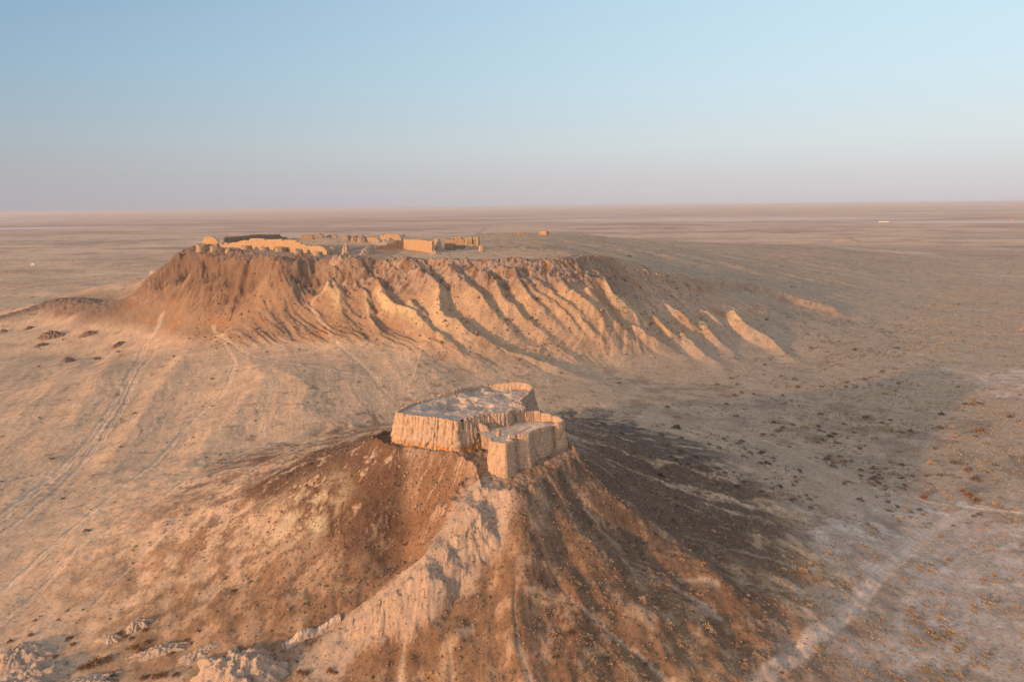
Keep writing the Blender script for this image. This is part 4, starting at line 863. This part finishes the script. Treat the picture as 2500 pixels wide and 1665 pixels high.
Vs = np.stack([Vs[..., 0] * np.cos(rt_)[:, None] - Vs[..., 1] * np.sin(rt_)[:, None], Vs[..., 0] * np.sin(rt_)[:, None] + Vs[..., 1] * np.cos(rt_)[:, None], Vs[..., 2] * .75], -1) + np.stack([SX, SY, gz(SX, SY) + SS * .15], 1)[:, None]
cs = np.array((.17, .11, .08)) * rng.uniform(.6, 1.9, (ns, 1)) + rng.uniform(0, .03, (ns, 1)); Fs = (of[None] + 6 * np.arange(ns)[:, None, None]).reshape(-1, 3)
o = new_obj('stones', Vs.reshape(-1, 3), Fs, M_CLAY, cols=np.clip(np.repeat(cs, 6, 0), 0, .6), smooth=False); tag(o, 'loose stones and gravel scattered over the slopes of both hills', 'stones', kind='stuff')

# ------------------------------------------------------------------ shrubs
def leaf_mat(name):
    m = bpy.data.materials.new(name); n, l = add_nodes(m); b = n['Principled BSDF']; b.inputs['Roughness'].default_value = .9; b.inputs['Specular IOR Level'].default_value = .1
    a = n.new('ShaderNodeAttribute'); a.attribute_name = 'Col'; l.new(a.outputs['Color'], b.inputs['Base Color']); return m
M_LEAF = leaf_mat('dry_foliage')
DRY = np.array((.40, .30, .19)); RUST = np.array((.24, .12, .06)); OLIVE = np.array((.05, .055, .028)); GREY = np.array((.115, .09, .058))
def tuft(nl, r, twig=False):
    """clump of narrow twig and leaf faces filling a dome of radius 1"""
    ph = r.uniform(0, 2 * np.pi, nl); el = np.arcsin(r.uniform(.0, 1, nl)); ra = r.uniform(.25, 1, nl) ** .6 * (1 + .25 * np.sin(ph * 3 + r.uniform(0, 6)))
    c = np.stack([np.cos(ph) * np.cos(el) * ra, np.sin(ph) * np.cos(el) * ra, np.sin(el) * ra * .8 + .03], 1)
    d = c / (np.linalg.norm(c, axis=1)[:, None] + 1e-6) + r.normal(0, .35, (nl, 3)); d /= np.linalg.norm(d, axis=1)[:, None]
    q = np.cross(d, r.normal(0, 1, (nl, 3))); q /= np.linalg.norm(q, axis=1)[:, None]
    ln = r.uniform(.22, .45, nl)[:, None] * (3.2 / math.sqrt(nl) + .55); w = ln * r.uniform(.28, .5, nl)[:, None]
    V_ = np.stack([c - d * ln * .6 - q * w * .3, c - d * ln * .2 + q * w, c + d * ln * .7], 1).reshape(-1, 3)
    V_[:, 2] = np.maximum(V_[:, 2], -.08)
    return V_
def shrub_mesh(name, nl, seed, colr):
    r = np.random.default_rng(seed); V_ = tuft(nl, r); F = np.arange(len(V_)).reshape(-1, 3)
    cc = np.repeat(colr[None] * r.uniform(.7, 1.3, (nl, 1)), 3, 0)
    me_o = new_obj(name, V_, F, M_LEAF, cols=cc, smooth=False); me = me_o.data; bpy.data.objects.remove(me_o); return me
KINDS = {'dry': ([shrub_mesh('dry_shrub', 170, k, DRY) for k in range(4)], DRY), 'rust': ([shrub_mesh('rust_shrub', 260, 10 + k, RUST) for k in range(3)], RUST),
         'olive': ([shrub_mesh('green_shrub', 90, 20 + k, OLIVE) for k in range(3)], OLIVE), 'grey': ([shrub_mesh('grey_shrub', 110, 30 + k, GREY) for k in range(3)], GREY)}
LIST = []   # x, y, radius, kind
def region(n, x0, x1, y0, y1, dens, kind, smin, smax):
    x = rng.uniform(x0, x1, n); y = rng.uniform(y0, y1, n); p = dens(x, y); k = rng.random(n) < p
    ok = (np.abs(np.arctan2(x, y)) < R_(44)) & k
    for a, b, s in zip(x[ok], y[ok], (rng.uniform(smin, smax, n) * np.exp(rng.normal(-.12, .34, n)))[ok]): LIST.append((a, b, s, kind))
def lookup(F0):
    G2 = F0.reshape(NR, NT)
    def f(x, y):
        i = np.clip(np.searchsorted(rr, np.hypot(x, y)), 0, NR - 1); j = np.clip(np.searchsorted(thr, np.arctan2(x, y)), 0, NT - 1); return G2[i, j]
    return f
L_hill, L_path, L_HD, L_HT, L_clay, L_slope, L_B, L_salt = map(lookup, (hillm, np.maximum(pathm, roadm), HD, HT, clay, slopem, B, sm))
cl = lambda x, y, s, sd_, lo=-.1, hi=.35: sstep(lo, hi, fbm(x / s, y / s, 3, sd_))
free = lambda x, y: (L_path(x, y) < .3) & (L_HD(x, y) > 3) & (L_clay(x, y) < .4)
# steppe at the right foot: straw coloured tufts
region(40000, 55, 330, 120, 430, lambda x, y: free(x, y) * cl(x, y, 16, 301, -.25, .3) * (.55 - .2 * (L_salt(x, y) > .5)) * (L_hill(x, y) < .5) * sstep(-10, 40, x - .62 * (y - 130) + 20), 'dry', .5, 1.0)
region(22000, -5, 130, 115, 240, lambda x, y: free(x, y) * (L_HD(x, y) > 22) * cl(x, y, 12, 302, -.3, .3) * .4 * sstep(-6, 20, x + (160 - y) * .1), 'dry', .35, .65)
region(40000, 30, 420, 230, 640, lambda x, y: free(x, y) * cl(x, y, 30, 303, -.2, .3) * .26 * np.exp(-((x - .5 * y) / 75.) ** 2) * 2, 'grey', .5, 1.1)
region(60000, -60, 900, 330, 1100, lambda x, y: free(x, y) * cl(x, y, 40, 304, -.3, .4) * .25 * (L_slope(x, y) < .3), 'grey', .45, 1.0)
region(30000, -420, 60, 140, 560, lambda x, y: free(x, y) * cl(x, y, 22, 305, -.1, .4) * .14 * (L_slope(x, y) < .3), 'olive', .38, .75)
region(30000, -420, -30, 130, 500, lambda x, y: free(x, y) * cl(x, y, 12, 306, -.2, .4) * .22 * (L_slope(x, y) < .3), 'dry', .22, .5)
region(3000, -60, 20, 330, 420, lambda x, y: free(x, y) * cl(x, y, 10, 307, .0, .3) * .4, 'olive', .3, .5)
region(30000, 230, 720, 520, 920, lambda x, y: free(x, y) * cl(x, y, 35, 310, -.2, .3) * .4 * (L_B(x, y) < 6), 'dry', .6, 1.2)
region(40000, -1400, -150, 520, 1700, lambda x, y: cl(x, y, 60, 308, -.2, .4) * .25 * (L_B(x, y) < 18), 'grey', .6, 1.5)
region(30000, 500, 1700, 700, 2000, lambda x, y: cl(x, y, 60, 309, -.2, .4) * .2, 'grey', .7, 1.6)
for px, py, s in ((230,1622,2.1),(262,1612,1.7),(205,1630,1.6),(345,1590,1.5),(360,1570,1.2),(330,1582,1.3),(290,1550,1.4),(305,1556,1.2),(270,1562,1.1),(355,1540,1.2),(322,1560,1.0),(420,1595,1.0),(565,1605,1.5),(585,1612,1.2),(545,1612,1.2),(170,1560,1.3),(178,1575,1.0),(75,1550,1.0),(25,1568,1.0),(40,1632,1.3),(62,1628,1.1),(120,1640,1.2),(135,1605,.9),(400,1650,1.6),(380,1655,1.4),(430,1648,1.3),(350,1658,1.2),(280,1645,1.0),(640,1615,.9),(745,1648,1.3),(730,1642,1.0),(805,1642,1.3),(820,1645,1.0),(695,1640,.9),(660,1630,.9),(95,1600,.9),(150,1620,1.0),(455,1565,.9),(2255,1215,2.0),(2360,1150,1.8),(2365,1210,2.4),(2385,1222,2.0),(2350,1200,1.7),(2130,1170,1.8),(2145,1180,1.5),(2390,1055,2.2),(2400,1052,1.8),(2375,988,2.2),(2390,985,1.8),(2340,945,1.5)):
    x, y = ground_at(px, py); LIST.append((x, y, s * .85, 'rust'))
print('shrubs', len(LIST))
LIST = np.array([(a, b, s, ['dry', 'rust', 'olive', 'grey'].index(k)) for a, b, s, k in LIST])
big = LIST[:, 2] / np.hypot(np.hypot(LIST[:, 0], LIST[:, 1]), 100)
fv = np.abs(np.arctan2(LIST[:, 0], LIST[:, 1])) < R_(41)
zz = gz(LIST[:, 0], LIST[:, 1]); LIST = LIST[:, :]
vis = fv & (np.degrees(np.arctan2(CAM_H - zz, LIST[:, 1])) < 38.5)
order = np.argsort(-(big * vis))
LAB = {0: ('straw coloured tuft of dry scrub on the steppe', 'straw coloured tufts of dry scrub', 'dry_shrub'), 1: ('large rust brown dry bush, twiggy and rounded', 'large rust brown bushes', 'rust_bush'),
       2: ('small dark green desert shrub on the sand', 'small dark green shrubs', 'green_shrub'), 3: ('dull grey brown low desert shrub', 'grey brown low shrubs', 'grey_shrub')}
cnt = {0: 0, 1: 0, 2: 0, 3: 0}; rest = []
for i in order:
    x, y, s, k = LIST[i]; k = int(k)
    if vis[i] and cnt[k] < (300 if k < 2 else 150) :
        cnt[k] += 1; ms = KINDS[['dry', 'rust', 'olive', 'grey'][k]][0]
        o = bpy.data.objects.new(LAB[k][2], ms[cnt[k] % len(ms)]); C.objects.link(o); o.location = (x, y, float(zz[i])); o.rotation_euler = (0, 0, rng.uniform(0, 6.28)); o.scale = (s * rng.uniform(.85, 1.15), s, s * rng.uniform(.75, 1.1))
        tag(o, LAB[k][0], 'shrub', LAB[k][1])
    else: rest.append(i)
VV, CCc = [], []
tp = [tuft(n_, np.random.default_rng(60 + q)) for q, n_ in enumerate([26] * 8)]; tpf = [tuft(n_, np.random.default_rng(80 + q)) for q, n_ in enumerate([9] * 8)]
PAL = [DRY, RUST, OLIVE, GREY]
for i in rest:
    x, y, s, k = LIST[i]; T_ = (tp if math.hypot(x, y) < 330 else tpf)[int(rng.integers(8))]; a = rng.uniform(0, 6.28); c_, s__ = math.cos(a), math.sin(a)
    V_ = np.stack([T_[:, 0] * c_ - T_[:, 1] * s__, T_[:, 0] * s__ + T_[:, 1] * c_, T_[:, 2]], 1) * s + (x, y, zz[i])
    VV.append(V_); CCc.append(np.repeat(PAL[int(k)][None] * rng.uniform(.75, 1.25, (len(V_) // 3, 1)), 3, 0))
VV = np.concatenate(VV); CCc = np.concatenate(CCc)
o = new_obj('scrub', VV, np.arange(len(VV)).reshape(-1, 3), M_LEAF, cols=CCc, smooth=False)
tag(o, 'sparse low desert scrub scattered over sand, steppe and hill foot', 'scrub', kind='stuff')

# ------------------------------------------------------------------ dusty air
hz = box('haze', -66000, 66000, -2000, 66000, float(Z.min()) - 1.5, CAM_H + 12, None, None)
hm_ = bpy.data.materials.new('dusty_air'); n, l = add_nodes(hm_); n.remove(n['Principled BSDF'])
pv_ = n.new('ShaderNodeVolumePrincipled'); pv_.inputs['Color'].default_value = (.58, .60, .65, 1); pv_.inputs['Density'].default_value = 0.00006; pv_.inputs['Anisotropy'].default_value = .0
l.new(pv_.outputs['Volume'], n['Material Output'].inputs['Volume']); hz.data.materials.append(hm_); hz['kind'] = 'stuff'; hz['label'] = 'thin pinkish dusty air over the whole plain'; hz['category'] = 'haze'
